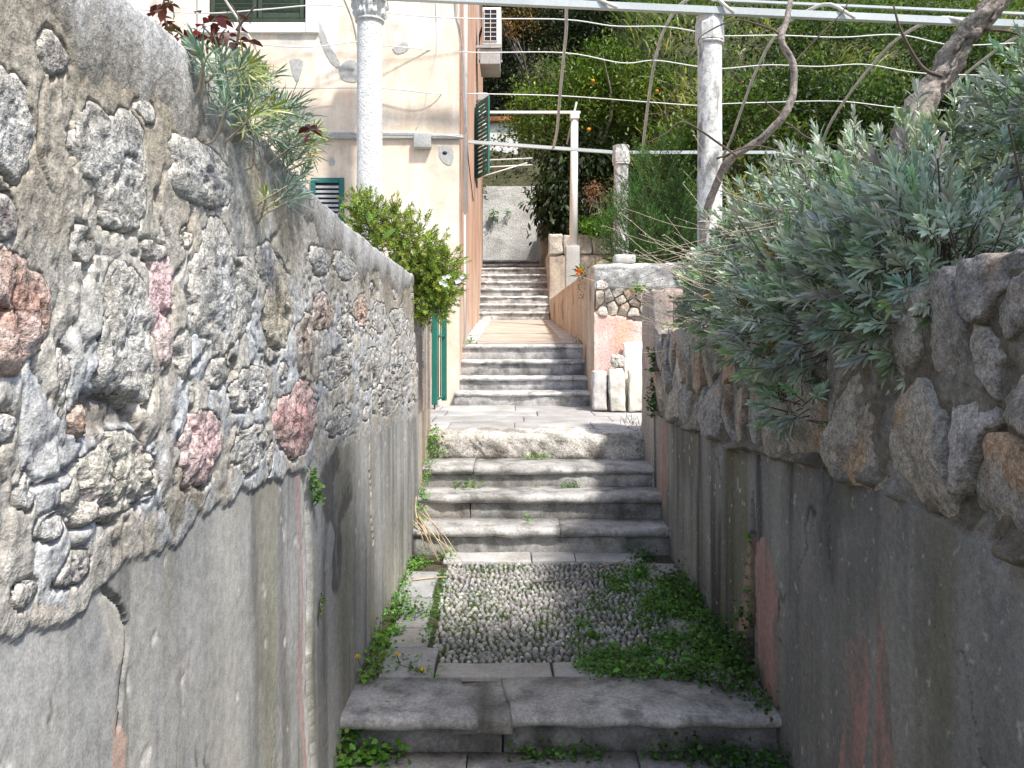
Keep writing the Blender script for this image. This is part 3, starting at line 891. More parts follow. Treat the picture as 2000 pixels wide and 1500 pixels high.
def facestone(c, P, place, parent, col, proud, seed, rough=.03, mat='stone', name='stone', rings=(1.0, 1.0, .985, .95, .88, .79, .69, .58, .46, .34, .2, .08), hs=(-1.6, -.3, .80, .96, 1.0, 1.0, 1.0, 1.0, 1.0, 1.0, 1.0, 1.0), ocol=(.42, .25, .13)):
    V = []; K = []
    for s, hgt in zip(rings, hs):
        q = c + (P - c) * s
        d = np.full(len(q), proud * hgt)
        if hgt > 0:          # broken faces
            ext = np.abs(P - c).max()
            for kf in range(5):
                an_ = seed * 1.7 + kf * 1.9; nx_, ny_ = math.cos(an_), math.sin(an_)
                dd = ((q[:, 0] - c[0]) * nx_ + (q[:, 1] - c[1]) * ny_) / ext
                d = np.minimum(d, proud * (1.02 - (.5 + .5 * math.sin(seed + kf * 2.3)) * 1.6 * np.maximum(0, dd - .12 - .25 * abs(math.sin(seed * 3 + kf)))))
            d = np.maximum(d, -.2 * proud)
        n = rough * (fbm(q[:, 0] * 6, q[:, 1] * 6, 4, seed) * .8 + .7 * (ridge(q[:, 0] * 20, q[:, 1] * 20, 5, seed + 1) - .5)) * (1 if hgt > 0 else .3)
        tl_ = ((q[:, 0] - c[0]) * math.sin(seed * 2.1) + (q[:, 1] - c[1]) * math.cos(seed * 3.7)) * .16 * (hgt > 0)
        V.append(place(q[:, 0], q[:, 1], d + n + tl_))
        cc = mixc(col, np.asarray(col) * .6, ss(.0, .3, fbm(q[:, 0] * 13, q[:, 1] * 13, 4, seed + 2)))
        cc = mixc(cc, ocol, ss(.12, .3, fbm(q[:, 0] * 7 + 3, q[:, 1] * 4, 4, seed + 3)) * .6)
        K.append(cc)
    nn = len(P); m = len(rings)
    V = np.concatenate(V); K = np.concatenate(K)
    i = np.arange(m - 1)[:, None] * nn; j = np.arange(nn)[None, :]; j2 = (j + 1) % nn
    Q = np.stack([i + j, i + j2, i + nn + j2, i + nn + j], -1).reshape(-1, 4)
    V = np.concatenate([V, V[-nn:].mean(0)[None]]); K = np.concatenate([K, K[-1:]])
    k = np.arange(nn); T = np.stack([(m - 1) * nn + k, (m - 1) * nn + np.roll(k, -1), np.full(nn, m * nn)], -1)
    return mk(name, V, [Q, T], M[mat], parent, True, K)


seeds = [rw(*p) for p in [(1680, 800), (1800, 850), (1872, 690), (1945, 560), (1955, 920), (1985, 735), (1938, 705), (1968, 635), (1905, 815),
                          (1575, 830), (1640, 690), (1750, 640)]]
r_ = np.random.default_rng(5)
tries = 0
while tries < 3000:
    tries += 1
    u = r_.uniform(1.0, 5.15); v = r_.uniform(vb_r(u) + .03, vt_r(u) - .03)
    dm = .17 if u > 2.4 else .30
    if all(math.hypot(u - s[0], (v - s[1]) * .65) > dm for s in seeds): seeds.append((u, v))
flip = lambda V: V
for k, P in enumerate(cells(seeds, lambda u: float(vb_r(u)) - .005, lambda u: float(vt_r(u)) + .02, .85)):
    if len(P) < 3: continue
    P = [np.array((min(max(p[0], .95), 5.25), p[1])) for p in P]
    c, O = blob(P, .004 + .007 * r_.random(), 200 + k, .020, 48)
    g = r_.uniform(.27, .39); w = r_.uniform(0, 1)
    pr = r_.uniform(.022, .045)
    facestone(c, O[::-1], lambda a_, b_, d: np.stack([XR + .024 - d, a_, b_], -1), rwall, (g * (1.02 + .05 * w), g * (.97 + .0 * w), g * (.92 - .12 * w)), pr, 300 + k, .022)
# end pier with worn pink render
def pier_col(V):
    c = mixc((.44, .33, .29), (.31, .29, .27), ss(-.12, .12, fbm(V[:, 0] * 14, V[:, 2] * 1.3, 4, 121)))
    return mixc(c, (.22, .19, .16), ss(.1, .3, fbm(V[:, 0] * 20 + V[:, 1] * 9, V[:, 2] * 2.5, 4, 122)))
V, Fs = nbox(XR - .005, XR + .125, 5.30, 5.80, .0, 1.725, r=.015, res=.05, amp=.010, freq=5, amp2=.003, seed=3)
mk('pier', V, Fs, M['wall'], rwall, True, pier_col(V))
V, Fs = nbox(XR + .128, XR + .21, 5.36, 5.82, .0, 1.735, r=.02, res=.05, amp=.014, freq=5, amp2=.004, seed=9)
mk('pier', V, Fs, M['wall'], rwall, True, pier_col(V) * .75)
V, Fs = nbox(XR + .21, XR + .37, 5.25, 5.78, .0, 1.47, r=.02, res=.06, amp=.014, freq=5, amp2=.004, seed=11)
mk('pier_shoulder', V, Fs, M['wall'], rwall, True, pier_col(V) * .9)
# ------------------------------------------------------------------ stairs
def tread(parent, x0, x1, yf, yb, zt, th=.05, col=(.37, .365, .355), seed=0, rough=.003, skl=0.0, skr=0.0):
    """slab with a rounded nosing; front edge yf, back yb, top zt"""
    r = th / 2; a_ = np.linspace(-np.pi / 2, np.pi / 2, 7)
    pf = [(yb, zt - th)] + [(yf + r - r * math.cos(t), zt - r + r * math.sin(t)) for t in a_] + [(yf + .09, zt), (yf + .18, zt), (yb, zt)]
    pf = np.array(pf); n = int(max(8, (x1 - x0) / .03)); xs = np.linspace(x0, x1, n); m = len(pf)
    X = np.repeat(xs[:, None], m, 1); Yp = np.repeat(pf[None, :, 0], n, 0); Zp = np.repeat(pf[None, :, 1], n, 0)
    wear = ss(.1, .34, fbm(X * 3.3, X * 0 + seed, 4, seed))
    e_ = np.exp(-((Yp - yf) / .05) ** 2)
    Y2 = Yp + rough * 2 * fbm(X * 9, Zp * 40 + Yp * 8, 3, seed + 1) + .016 * wear * e_
    Z2 = Zp + rough * 2 * fbm(X * 8, Yp * 14 + 3, 3, seed + 2) - .014 * wear * e_ * (Zp > zt - r)
    if skl or skr:       # slanting, broken ends
        s_ = (X - x0) / (x1 - x0); b_ = np.clip((Yp - yf) / (yb - yf), 0, 1); jag = .02 * fbm(Yp * 16, Zp * 6, 4, seed + 9)
        X = X + ss(.6, 1, s_) * (skr * b_ + jag * (skr != 0)) + ss(.25, 0, s_) * (skl * b_ + jag * (skl != 0))
    V = np.stack([X, Y2, Z2], -1).reshape(-1, 3)
    idx = np.arange(n * m).reshape(n, m)
    Q = np.stack([idx[:-1, :], np.roll(idx, -1, 1)[:-1, :], np.roll(idx, -1, 1)[1:, :], idx[1:, :]], -1).reshape(-1, 4)
    Fs = [Q]
    V = np.concatenate([V, V[:m].mean(0)[None], V[-m:].mean(0)[None]])
    k = np.arange(m)
    Fs.append(np.concatenate([np.stack([np.roll(k, -1), k, np.full(m, n * m)], -1), np.stack([(n - 1) * m + k, (n - 1) * m + np.roll(k, -1), np.full(m, n * m + 1)], -1)]))
    c = np.asarray(col) * (1 + .35 * fbm(V[:, 0] * 5, V[:, 1] * 9 + V[:, 2] * 20, 4, seed + 3))[:, None]
    c = mixc(c, np.asarray(col) * 1.35, np.exp(-((V[:, 1] - yf) / .035) ** 2) * ss(-.15, .15, fbm(V[:, 0] * 7, V[:, 2] * 30, 3, seed + 4)) * .7)
    return mk('tread_slab', V, Fs, M['stair'], parent, True, c)


def riser(parent, x0, x1, yf, yb, zb, zt, col, seed, amp=.003, amp2=.001):
    V, Fs = nbox(x0, x1, yf, yb, zb, zt, r=.006, res=.035, amp=amp, freq=8, amp2=amp2, seed=seed, maxn=60)
    c = np.asarray(col) * (1 + .5 * fbm(V[:, 0] * 4, V[:, 2] * 6, 4, seed + 5))[:, None]
    c = mixc(c, np.asarray(col) * .45, ss(.1, .32, fbm(V[:, 0] * 9, V[:, 2] * 9, 4, seed + 6)))
    return mk('riser_slab', V, Fs, M['stair'], parent, True, c)


X0, X1 = XL - .03, XR + .03
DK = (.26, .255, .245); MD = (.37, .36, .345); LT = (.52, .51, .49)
low = thing('stone_stairs', 'weathered grey stone steps between the two rubble walls, nearest the viewer', 'stairs', (.16, 2.8, -.05))
# step below, mostly out of the frame
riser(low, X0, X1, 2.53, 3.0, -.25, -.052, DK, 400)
for k, (a_, b_) in enumerate([(X0, -.16), (-.155, .42), (.425, X1)]):
    tread(low, a_, b_, 2.49, 2.84, 0.0, .05, MD, 402 + k, .006)
# front step in three pieces, the middle one broken and sunk
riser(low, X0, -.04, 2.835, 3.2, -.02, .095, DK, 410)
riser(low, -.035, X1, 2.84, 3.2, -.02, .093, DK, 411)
tread(low, X0, -.115, 2.775, 3.10, .145, .052, MD, 412, .004, skr=-.085)
riser(low, -.21, .0, 2.800, 3.10, .075, .128, (.31, .30, .27), 413, .008, .005)
tread(low, -.002, X1, 2.785, 3.105, .145, .052, (.38, .37, .345), 414, .004, skl=-.045)
# flight of four above the pebbled landing
S = [(4.77, 5.05, .308), (5.03, 5.35, .453), (5.30, 5.72, .584)]
prev = .155
for k, (yf, yb, z) in enumerate(S):
    joints = [[(X0, .272), (.275, X1)], [(X0, X1)], [(X0, -.262), (-.258, X1)]][k]
    for q, (a_, b_) in enumerate(joints): tread(low, a_, b_, yf + .004 * q, yb, z + (.0, -.003)[q], .056, MD, 420 + k * 7 + q * 3, .006)
    if k == 1:
        riser(low, X0, -.27, yf + .038, yb, prev - .02, z - .054, (.36, .33, .29), 430, .012, .004)
        riser(low, -.265, X1, yf + .036, yb, prev - .02, z - .054, MD, 431, .006, .003)
    else:
        riser(low, X0, X1, yf + .036, yb, prev - .02, z - .054, MD if k else (.36, .35, .34), 432 + k, .004, .002)
    prev = z
# worn top step: rough broken edge
V, Fs = nbox(X0, X1 + .02, 5.66, 5.98, .55, .752, r=.045, res=.022, amp=.020, freq=6, amp2=.009, seed=44, maxn=80)
c = mixc((.50, .475, .43), (.26, .24, .21), ss(-.02, .25, fbm(V[:, 0] * 7, V[:, 2] * 9 + V[:, 1] * 5, 5, 441)))
c = mixc(c, (.30, .27, .22), ss(-.35, -.5, V[:, 0]) * .6)
mk('rough_step', V, Fs, M['stone'], low, True, c)

mid = thing('stone_stairs', 'short flight of pale grey steps beside the cream house corner', 'stairs', (.1, 7.8, .7))
US = [(7.79, 8.06, .890), (8.05, 8.32, 1.022), (8.31, 8.57, 1.176), (8.55, 8.85, 1.330)]
prev = .74
for k, (yf, yb, z) in enumerate(US):
    xl = -.565 if k == 0 else -.545; xr = .752 - .005 * k
    js = [(xl, xr)] if k != 2 - 1 else [(xl, .585), (.588, xr)]
    for q, (a_, b_) in enumerate(js):
        tread(mid, a_, b_, yf, yb, z, .046, LT, 460 + k * 5 + q, .003)
        riser(mid, a_, b_, yf + .03, yb, prev - .02, z - .044, (.45, .44, .425), 480 + k * 5 + q, .004, .001)
    prev = z
top = thing('stone_stairs', 'long upper flight of grey steps climbing to the white roughcast wall', 'stairs', (.05, 15, 1.6))
prev = 1.68; z = 1.68
for k in range(7):
    yf = 14.92 + .285 * k; z = 1.68 + .157 * (k + 1)
    tread(top, -.66, .66 + .01 * k, yf, yf + .32, z, .05, (.52, .515, .50), 500 + k, .004)
    riser(top, -.66, .66 + .01 * k, yf + .035, yf + .33, prev - .02, z - .048, (.46, .455, .445), 520 + k, .004, .001)
    prev = z
for k in range(2):  # last two steps: the shadow on them is put into a darker grey
    yf = 17.3 + .34 * k; z2 = z + .12 * (k + 1)
    tread(top, -.68, .60, yf, yf + (.36 if k == 0 else 2.9), z2, .05, (.33, .325, .315), 540 + k, .004)
    riser(top, -.68, .60, yf + .035, yf + .4, prev - .02, z2 - .048, (.30, .295, .29), 545 + k, .004, .001)
    prev = z2
TOPZ = prev
bx('stair_core', -.70, .72, 16.9, 20.0, .8, z - .02, M['cement'], top)

# ------------------------------------------------------------------ pebbled landing
def land_z(x, y): return .138 + .018 * (y - 3.1) / 1.6 + .004 * fbm(x * 4, y * 4, 3, 600)
xs, ys = np.meshgrid(np.linspace(X0, X1, 60), np.linspace(3.08, 4.84, 70), indexing='ij')
bed = mk('pebbled_landing', np.stack([xs, ys, land_z(xs, ys) - .012 + .006 * fbm(xs * 30, ys * 30, 3, 601)], -1).reshape(-1, 3), grid_faces(60, 70), M['soil'])
tag(bed, kind='structure')
for k, (x0, x1, y0, y1, c) in enumerate([(-.30, .147, 3.112, 3.252, (.35, .335, .30)), (.153, .42, 3.112, 3.256, (.36, .35, .33)), (.426, .88, 3.114, 3.25, (.34, .33, .31)),
                                        (-.575, -.31, 3.11, 3.40, (.30, .295, .285)), (-.53, -.36, 3.405, 3.62, (.31, .30, .275)), (-.53, -.385, 3.63, 4.02, (.29, .29, .29)), (-.575, -.40, 4.03, 4.44, (.32, .32, .32)),
                                        (-.40, .10, 4.62, 4.84, (.45, .445, .43)), (.105, .35, 4.625, 4.84, (.42, .415, .40)), (.355, .74, 4.63, 4.84, (.42, .415, .40)),
                                        (.72, .90, 4.10, 4.60, (.31, .31, .315)), (.70, .90, 3.40, 4.0, (.28, .27, .26))]):
    zc = float(land_z(np.array((x0 + x1) / 2), np.array((y0 + y1) / 2)))
    nb('border_slab', x0, x1, y0, y1, zc - .06, zc + .006, M['slab'], bed, c, r=.008, res=.06, amp=.006, freq=7, amp2=.001, seed=610 + k)
# pebbles set on edge
def peb_mesh(k, sub=2):
    me = bpy.data.meshes.new('pebble')
    import bmesh
    bm = bmesh.new(); bmesh.ops.create_icosphere(bm, subdivisions=sub, radius=1.0)
    for v in bm.verts:
        n = 1 + .22 * math.sin(v.co.x * 2.3 + k) * math.cos(v.co.y * 2.1 + 2 * k) + .1 * math.sin(v.co.z * 3 + k)
        v.co *= n
    bm.to_mesh(me); bm.free()
    return me
pebs = [];
r_ = np.random.default_rng(77)
y = 3.272
row = 0
while y < 4.612:
    x = -.345 - .04 * ss(3.3, 4.5, y) + r_.uniform(0, .02)
    while x < .74:
        w = r_.uniform(.009, .0165)
        x += w
        if r_.random() > .05: pebs.append((x, y + r_.normal(0, .007), w * r_.uniform(.80, 1.0), r_.uniform(.009, .013), r_.uniform(.015, .022), r_.uniform(-.5, .5)))
        x += w + r_.uniform(0, .004)
    y += r_.uniform(.021, .026); row += 1
base_meshes = []
for k in range(8):
    me = peb_mesh(k)
    co = np.empty(len(me.vertices) * 3); me.vertices.foreach_get('co', co)
    fa = np.array([list(p.vertices) for p in me.polygons])
    base_meshes.append((co.reshape(-1, 3), fa)); bpy.data.meshes.remove(me)
pcols = [(.33, .32, .30), (.26, .26, .25), (.38, .37, .335), (.22, .215, .21), (.30, .275, .24), (.28, .27, .275), (.42, .41, .385), (.19, .185, .175)]
pm = []; low_meshes = []
for k in range(8):
    me = peb_mesh(k, 1); co = np.empty(len(me.vertices) * 3); me.vertices.foreach_get('co', co)
    low_meshes.append((co.reshape(-1, 3), np.array([list(p.vertices) for p in me.polygons]))); bpy.data.meshes.remove(me)
for k in range(8):
    m_ = new_mesh('pebble', base_meshes[k][0], base_meshes[k][1], M['pebble'], True, np.array(pcols[k])); pm.append(m_)
order = sorted(range(len(pebs)), key=lambda i: -pebs[i][2] / pebs[i][1] + (5 if (pebs[i][0] > .45 and pebs[i][1] < 4.0) else 0))
chosen = set(order[:300]); rest = MB()
for i, (x, y, a_, b_, h_, ro) in enumerate(pebs):
    zc = float(land_z(np.array(x), np.array(y))) - h_ * .55 + r_.normal(0, .0018)
    k = int(r_.integers(0, 8))
    if i in chosen:
        o = bpy.data.objects.new('pebble', pm[k]); C.objects.link(o); o.parent = bed
        o.location = [x - WL[bed][0], y - WL[bed][1], zc - WL[bed][2]]; o.scale = (a_, b_, h_); o.rotation_euler = (0, 0, ro)
    else:
        co, fa = low_meshes[k]; c_, s_ = math.cos(ro), math.sin(ro)
        V = co * np.array((a_, b_, h_)); V = np.stack([V[:, 0] * c_ - V[:, 1] * s_ + x, V[:, 0] * s_ + V[:, 1] * c_ + y, V[:, 2] + zc], -1)
        rest.add(V, fa, np.array(pcols[k]) * r_.uniform(.8, 1.2))
tag(rest.build('far_pebbles', M['pebble'], bed), kind='stuff')

# ------------------------------------------------------------------ flagged landing in front of the house
fl = sheet('flagged_landing', -9, 9, 5.8, 8.6, .735, M['cement'], 3, 3)
yy = [5.93, 6.42, 6.88, 7.36, 7.84]
r_ = np.random.default_rng(3)
for j in range(4):
    x = -1.5 + r_.uniform(0, .4)
    while x < 2.6:
        w = r_.uniform(.42, .85)
        nb('paving_slab', x + .004, x + w - .004, yy[j] + .004, yy[j + 1] - .004, .70, .753 + r_.uniform(-.003, .003), M['slab'], fl,
           np.array((.41, .40, .385)) * r_.uniform(.78, 1.1), r=.006, res=.08, amp=.003, freq=5, seed=int(700 + j * 20 + x * 5))
        x += w

# ------------------------------------------------------------------ sloping path behind the short flight
def rz(y): return 1.335 + (y - 8.8) * (1.68 - 1.335) / (14.9 - 8.8)
xs, ys = np.meshgrid(np.linspace(-.66, .78, 10), np.linspace(8.78, 14.98, 40), indexing='ij')
rp = tag(mk('ramp', np.stack([xs, ys, rz(ys)], -1).reshape(-1, 3), grid_faces(10, 40), M['ramp']), kind='structure')
for (xa, xb, sgn) in ((-.60, -.40, 0), (.55, .735, 1)):
    y = 8.82; k = 0
    while y < 14.8:
        d = .55 + .25 * ((k * 37) % 10) / 10; y1 = min(y + d, 14.86)
        V, Fs = nbox(xa, xb, y + .006, y1 - .006, -.04, .012, r=.006, res=.12, amp=.003, seed=720 + k)
        V[:, 2] += rz(V[:, 1])
        mk('border_slab', V, Fs, M['slab'], rp, True, np.tile(np.array((.55, .54, .52)) * (.85 + .25 * ((k * 53) % 10) / 10), (len(V), 1)))
        y = y1; k += 1

# ------------------------------------------------------------------ house
HX, HY = -.53, 8.0
house = thing('house', 'cream and orange plastered house with green shutters behind the left wall', 'house', (-4, 9, .5))
xs = np.concatenate([np.linspace(-9, -4.3, 10), np.linspace(-4.2, HX, 150)]); zs = np.concatenate([np.linspace(-.2, .6, 3), np.linspace(.7, 5.4, 190), np.linspace(5.6, 9, 8)])
Xg, Zg = np.meshgrid(xs, zs, indexing='ij')
pxg = 1003 + Xg * F / HY; pyg = 650 - (Zg - CAM_Z) * F / HY
n1 = fbm(Xg * 2.2, Zg * 2.0, 5, 801); n2 = fbm(Xg * 6, Zg * 1.2, 5, 802)
c = mixc((.84, .70, .555), (.87, .80, .70), ss(-.1, .2, n1)); c = mixc(c, (.82, .62, .47), ss(.08, .32, n2) * .55)
stain = np.exp(-((pxg - 880) / 60) ** 2 - ((pyg - 215) / 60) ** 2) + .8 * np.exp(-((pyg - 282) / 14) ** 2) * (pxg > 590) + .7 * np.exp(-((pxg - 845) / 10) ** 2 - ((pyg - 330) / 45) ** 2)
c = mixc(c, (.50, .42, .33), np.clip(stain * ss(-.22, .18, fbm(Xg * 9, Zg * 3.2, 5, 803) + .05), 0, 1) * .8)
c = mixc(c, (.62, .50, .39), ss(.10, .28, fbm(Xg * 10, Zg * 7, 5, 804)) * .5)
c = mixc(c, (.70, .55, .43), ss(.05, .3, fbm(Xg * 3, Zg * .9, 5, 807)) * .5)
c = mixc(c, (.55, .53, .49), ss(.26, .30, fbm(Xg * 2.6 + 8, Zg * 2.6, 5, 808)) * .6)
edge = ss(875, 896, pxg); c = mixc(c, (.66, .60, .52), edge * ss(-.25, .2, fbm(Xg * 25, Zg * 2, 4, 805)) * .6)
mk('front_wall', np.stack([Xg, np.full(Xg.shape, HY) + .006 * fbm(Xg * 2, Zg * 2, 3, 806), Zg], -1).reshape(-1, 3), grid_faces(len(xs), len(zs)), M['plaster'], house, True, c.reshape(-1, 3))
ys = np.concatenate([np.linspace(HY, 17.5, 120)]); zs = np.concatenate([np.linspace(.6, 6, 110), np.linspace(6.2, 9, 8)])
Yg, Zg = np.meshgrid(ys, zs, indexing='ij')
c = mixc((.64, .37, .245), (.68, .47, .35), ss(-.1, .25, fbm(Yg * 2.2, Zg * 1.4, 5, 811)))
basel = rz(Yg); c = mixc(c, (.66, .58, .50), ss(1.5, .1, Zg - basel + 1.6 * fbm(Yg * 1.6, Zg * .9, 4, 812)) * ss(-.15, .1, fbm(Yg * 4, Zg * 2.2, 4, 813)) * .8)
def sx(y): return HX - (y - HY) * .0135
mk('side_wall', np.stack([sx(Yg) + .008 * fbm(Yg * 2, Zg * 2, 3, 814), Yg, Zg], -1).reshape(-1, 3), grid_faces(len(ys), len(zs), flip=False), M['plaster'], house, True, c.reshape(-1, 3))
cb = MB(); V, Fs = box(-9, -.72, HY + .05, 17.4, -.2, 9); cb.add(V, Fs, np.array((.7, .6, .48))); cb.build('inner_block', M['plaster'], house, False)
rf = MB()
V = np.array([(-9.5, 7.5, 9.0), (-.05, 7.5, 9.0), (-.05, 18, 9.0), (-9.5, 18, 9.0), (-5, 12, 10.9), (-4.5, 13.5, 10.9), (-9.5, 7.5, 8.9), (-.05, 7.5, 8.9), (-.05, 18, 8.9), (-9.5, 18, 8.9)])
rf.add(V, [np.array([(0, 1, 4, 4), (1, 2, 5, 4), (3, 0, 4, 5), (6, 9, 8, 7), (0, 6, 7, 1), (1, 7, 8, 2), (2, 8, 9, 3), (3, 9, 6, 0)])[1:], np.array([(0, 1, 4), (2, 3, 5)])])
rf.build('roof', M['tile'], house, False)
# upper window: stone surround, two slatted shutters
def hx(px): return (px - 1003) * HY / F
def hz(py): return CAM_Z - (py - 650) * HY / F
win = bx('window', hx(410), hx(597), HY - .004, HY + .03, hz(44), hz(-260), M['dark'], house, b=0)
for (a_, b_, z0, z1) in ((388, 409, 66, -290), (598, 623, 66, -290), (409.5, 597.5, 66, 46), (409.5, 597.5, -262, -290)):
    bx('surround', hx(a_), hx(b_), HY - .035, HY + .02, hz(z0), hz(z1), M['white'], house, b=.005)
bx('sill', hx(409.5), hx(597.5), HY - .03, HY + .02, hz(45.5), hz(38), M['dkgreen'], house, b=.003)
for (a_, b_) in ((413, 502), (505, 594)):
    sh = bx('shutter', hx(a_), hx(a_ + 8), HY - .022, HY - .006, hz(37), hz(-255), M['dkgreen'], house, b=.003)
    bx('stile', hx(b_ - 8), hx(b_), HY - .022, HY - .006, hz(37), hz(-255), M['dkgreen'], sh, b=.003)
    for (p0, p1) in ((37, 26), (-105, -118), (-243, -255)):
        bx('rail', hx(a_ + 8.3), hx(b_ - 8.3), HY - .021, HY - .007, hz(p0), hz(p1), M['dkgreen'], sh, b=.003)
    for p0 in list(np.arange(24, -104, -8.6)) + list(np.arange(-120, -242, -8.6)):
        V, Fs = box(hx(a_ + 8.3), hx(b_ - 8.3), -.022, .022, -.004, .004); t = math.radians(-48)
        yv = V[:, 1] * math.cos(t) - V[:, 2] * math.sin(t); zv = V[:, 1] * math.sin(t) + V[:, 2] * math.cos(t)
        mk('slat', np.stack([V[:, 0], HY - .014 + yv * .35, hz(p0 - 4) + zv], -1), Fs, M['dkgreen'], sh, False)
# small lower window with teal slats
wl = bx('window', hx(612), hx(671), HY - .004, HY + .02, hz(520), hz(350), M['dark'], house, b=0)
sh = bx('shutter', hx(608), hx(617), HY - .03, HY - .008, hz(520), hz(348), M['teal'], house, b=.003)
bx('stile', hx(663), hx(673), HY - .03, HY - .008, hz(520), hz(348), M['teal'], sh, b=.003)
bx('rail', hx(617.5), hx(662.5), HY - .029, HY - .009, hz(358), hz(348), M['teal'], sh, b=.003)
bx('rail', hx(617.5), hx(662.5), HY - .029, HY - .009, hz(520), hz(508), M['teal'], sh, b=.003)
for p0 in np.arange(366, 508, 9.0):
    bx('slat', hx(617.5), hx(662.5), HY - .028, HY - .012, hz(p0 + 2.4), hz(p0 - 2.4), M['steel'], sh, b=.002)
# cement patches on the plaster
def patch(pts, seed, mat='cement'):
    c0 = np.mean(pts, 0); O = spline([*pts, pts[0]], 40)[:-1]
    V = []; 
    for s, d in ((1.0, .002), (.97, -.0055), (.5, -.006)):
        q = c0 + (O - c0) * s; q = q + 2.5 * np.stack([fbm(q[:, 0] * .2, q[:, 1] * .2, 3, seed), fbm(q[:, 0] * .2, q[:, 1] * .2, 3, seed + 1)], -1)
        V.append(np.stack([hx(q[:, 0]), np.full(len(q), HY + d), hz(q[:, 1])], -1))
    n = len(O); V = np.concatenate(V); V = np.concatenate([V, V[-n:].mean(0)[None]])
    i = np.arange(2)[:, None] * n; j = np.arange(n)[None]; j2 = (j + 1) % n
    Q = np.stack([i + j, i + j2, i + n + j2, i + n + j], -1).reshape(-1, 4)
    k = np.arange(n); T = np.stack([2 * n + k, 2 * n + np.roll(k, -1), np.full(n, 3 * n)], -1)
    return mk('cement_patch', V, [Q[:, ::-1], T[:, ::-1]], M[mat], house, False)
patch([(566, 118), (580, 114), (592, 120), (588, 140), (580, 160), (570, 140)], 1)
patch([(623, 38), (632, 60), (645, 90), (664, 122), (660, 134), (646, 122), (630, 90), (620, 62)], 5)
patch([(662, 130), (680, 118), (698, 122), (698, 158), (676, 160), (664, 150)], 9)
patch([(766, 96), (778, 86), (790, 82), (799, 92), (792, 102), (776, 105)], 13)
patch([(641, 314), (647, 308), (654, 314), (651, 322), (644, 322)], 17)
# string course, junction box and conduit
bx('string_course', hx(590), hx(812), HY - .035, HY + .01, hz(272), hz(260), M['cement'], house, b=.006)
bx('conduit', hx(843.5), hx(905), HY - .03, HY + .005, hz(272.5), hz(264), M['cement'], house, b=.008)
nb('junction_box', hx(808.5), hx(843), HY - .075, HY + .005, hz(292), hz(262), M['cement'], house, None, r=.012, res=.05, amp=.002)
V, Fs = tube([(hx(868), HY + .01, hz(298)), (hx(868), HY - .012, hz(298))], .055, 20, False); 
vh = patch([(857, 286), (872, 284), (884, 292), (886, 310), (880, 322), (868, 318), (858, 305)], 23, 'cement')
V2, F2 = lathe([(.024, 0), (.0241, .001)], 16)
mk('vent_hole', np.stack([V2[:, 0] + hx(869), HY - .0085 - V2[:, 2], V2[:, 1] * .7 + hz(299)], -1), F2, M['dark'], vh)
# downpipe at the corner and cables
px0 = sx(8.25) + .045
V, Fs = tube([(px0, 8.25, 2.66), (px0, 8.25, 5), (px0, 8.25, 8.9)], .027, 14); mk('downpipe', V, Fs, M['white'], house)
V, Fs = tube([(px0 - .004, 8.25, 1.30), (px0 - .004, 8.25, 2.70)], .010, 10); mk('thin_pipe', V, Fs, M['white'], house)
for q, pts in enumerate(([(888, -20), (890, 25), (898, 60), (903, 120), (906, 200), (909, 262)], [(852, -20), (854, 60), (852, 110), (838, 170), (828, 215), (812, 255)], [(892, -20), (894, 22), (903, 90), (908, 170), (911, 258)])):
    P = spline([(hx(a_), HY - .012 - .003 * q, hz(b_)) for a_, b_ in pts], 30); V, Fs = tube(P, .0045 if q != 1 else .003, 6); mk('cable', V, Fs, M['steel'] if q != 1 else M['white'], house)
V, Fs = tube(spline([(sx(8.9) + .012, 8.9, 5.2), (sx(9.3) + .015, 9.3, 4.2), (sx(9.6) + .012, 9.6, 3.6), (sx(11.5) + .012, 11.5, 3.3)], 20), .006, 6); mk('cable', V, Fs, M['dark'], house)
# side window with an opened teal shutter
def sidebox(name, y0, y1, d0, d1, z0, z1, mat, parent, b=.004):
    V, Fs = box(d0, d1, y0, y1, z0, z1, b); V[:, 0] += sx(V[:, 1]); return mk(name, V, Fs, mat, parent, False)
sidebox('window', 12.35, 13.3, .003, .02, 3.80, 4.85, M['dark'], house, 0)
ang = math.radians(24)
def shut(name, a0, a1, t0, t1, z0, z1, mat, parent):
    V, Fs = box(a0, a1, t0, t1, z0, z1, .002)
    x = V[:, 0] * math.sin(ang) + V[:, 1] * math.cos(ang); y = V[:, 0] * math.cos(ang) - V[:, 1] * math.sin(ang)
    return mk(name, np.stack([sx(12.3) + .03 + x, 12.3 - y, V[:, 2]], -1), Fs, mat, parent, False)
sh = shut('shutter', 0, .05, -.015, .015, 3.76, 4.88, M['teal'], house)
shut('stile', .45, .50, -.015, .015, 3.76, 4.88, M['teal'], sh)
for z_ in (3.76, 4.82): shut('rail', .051, .449, -.013, .013, z_, z_ + .06, M['teal'], sh)
for z_ in np.arange(3.86, 4.8, .06): shut('slat', .051, .449, -.010, .010, z_, z_ + .035, M['teal'], sh)
sidebox('corbel', 13.1, 13.5, .0, .20, 5.15, 5.30, M['cement'], house, .03); sidebox('corbel', 13.1, 13.5, .0, .14, 5.02, 5.149, M['cement'], house, .03)
sidebox('corbel', 13.1, 13.5, .0, .08, 4.90, 5.019, M['cement'], house, .03)

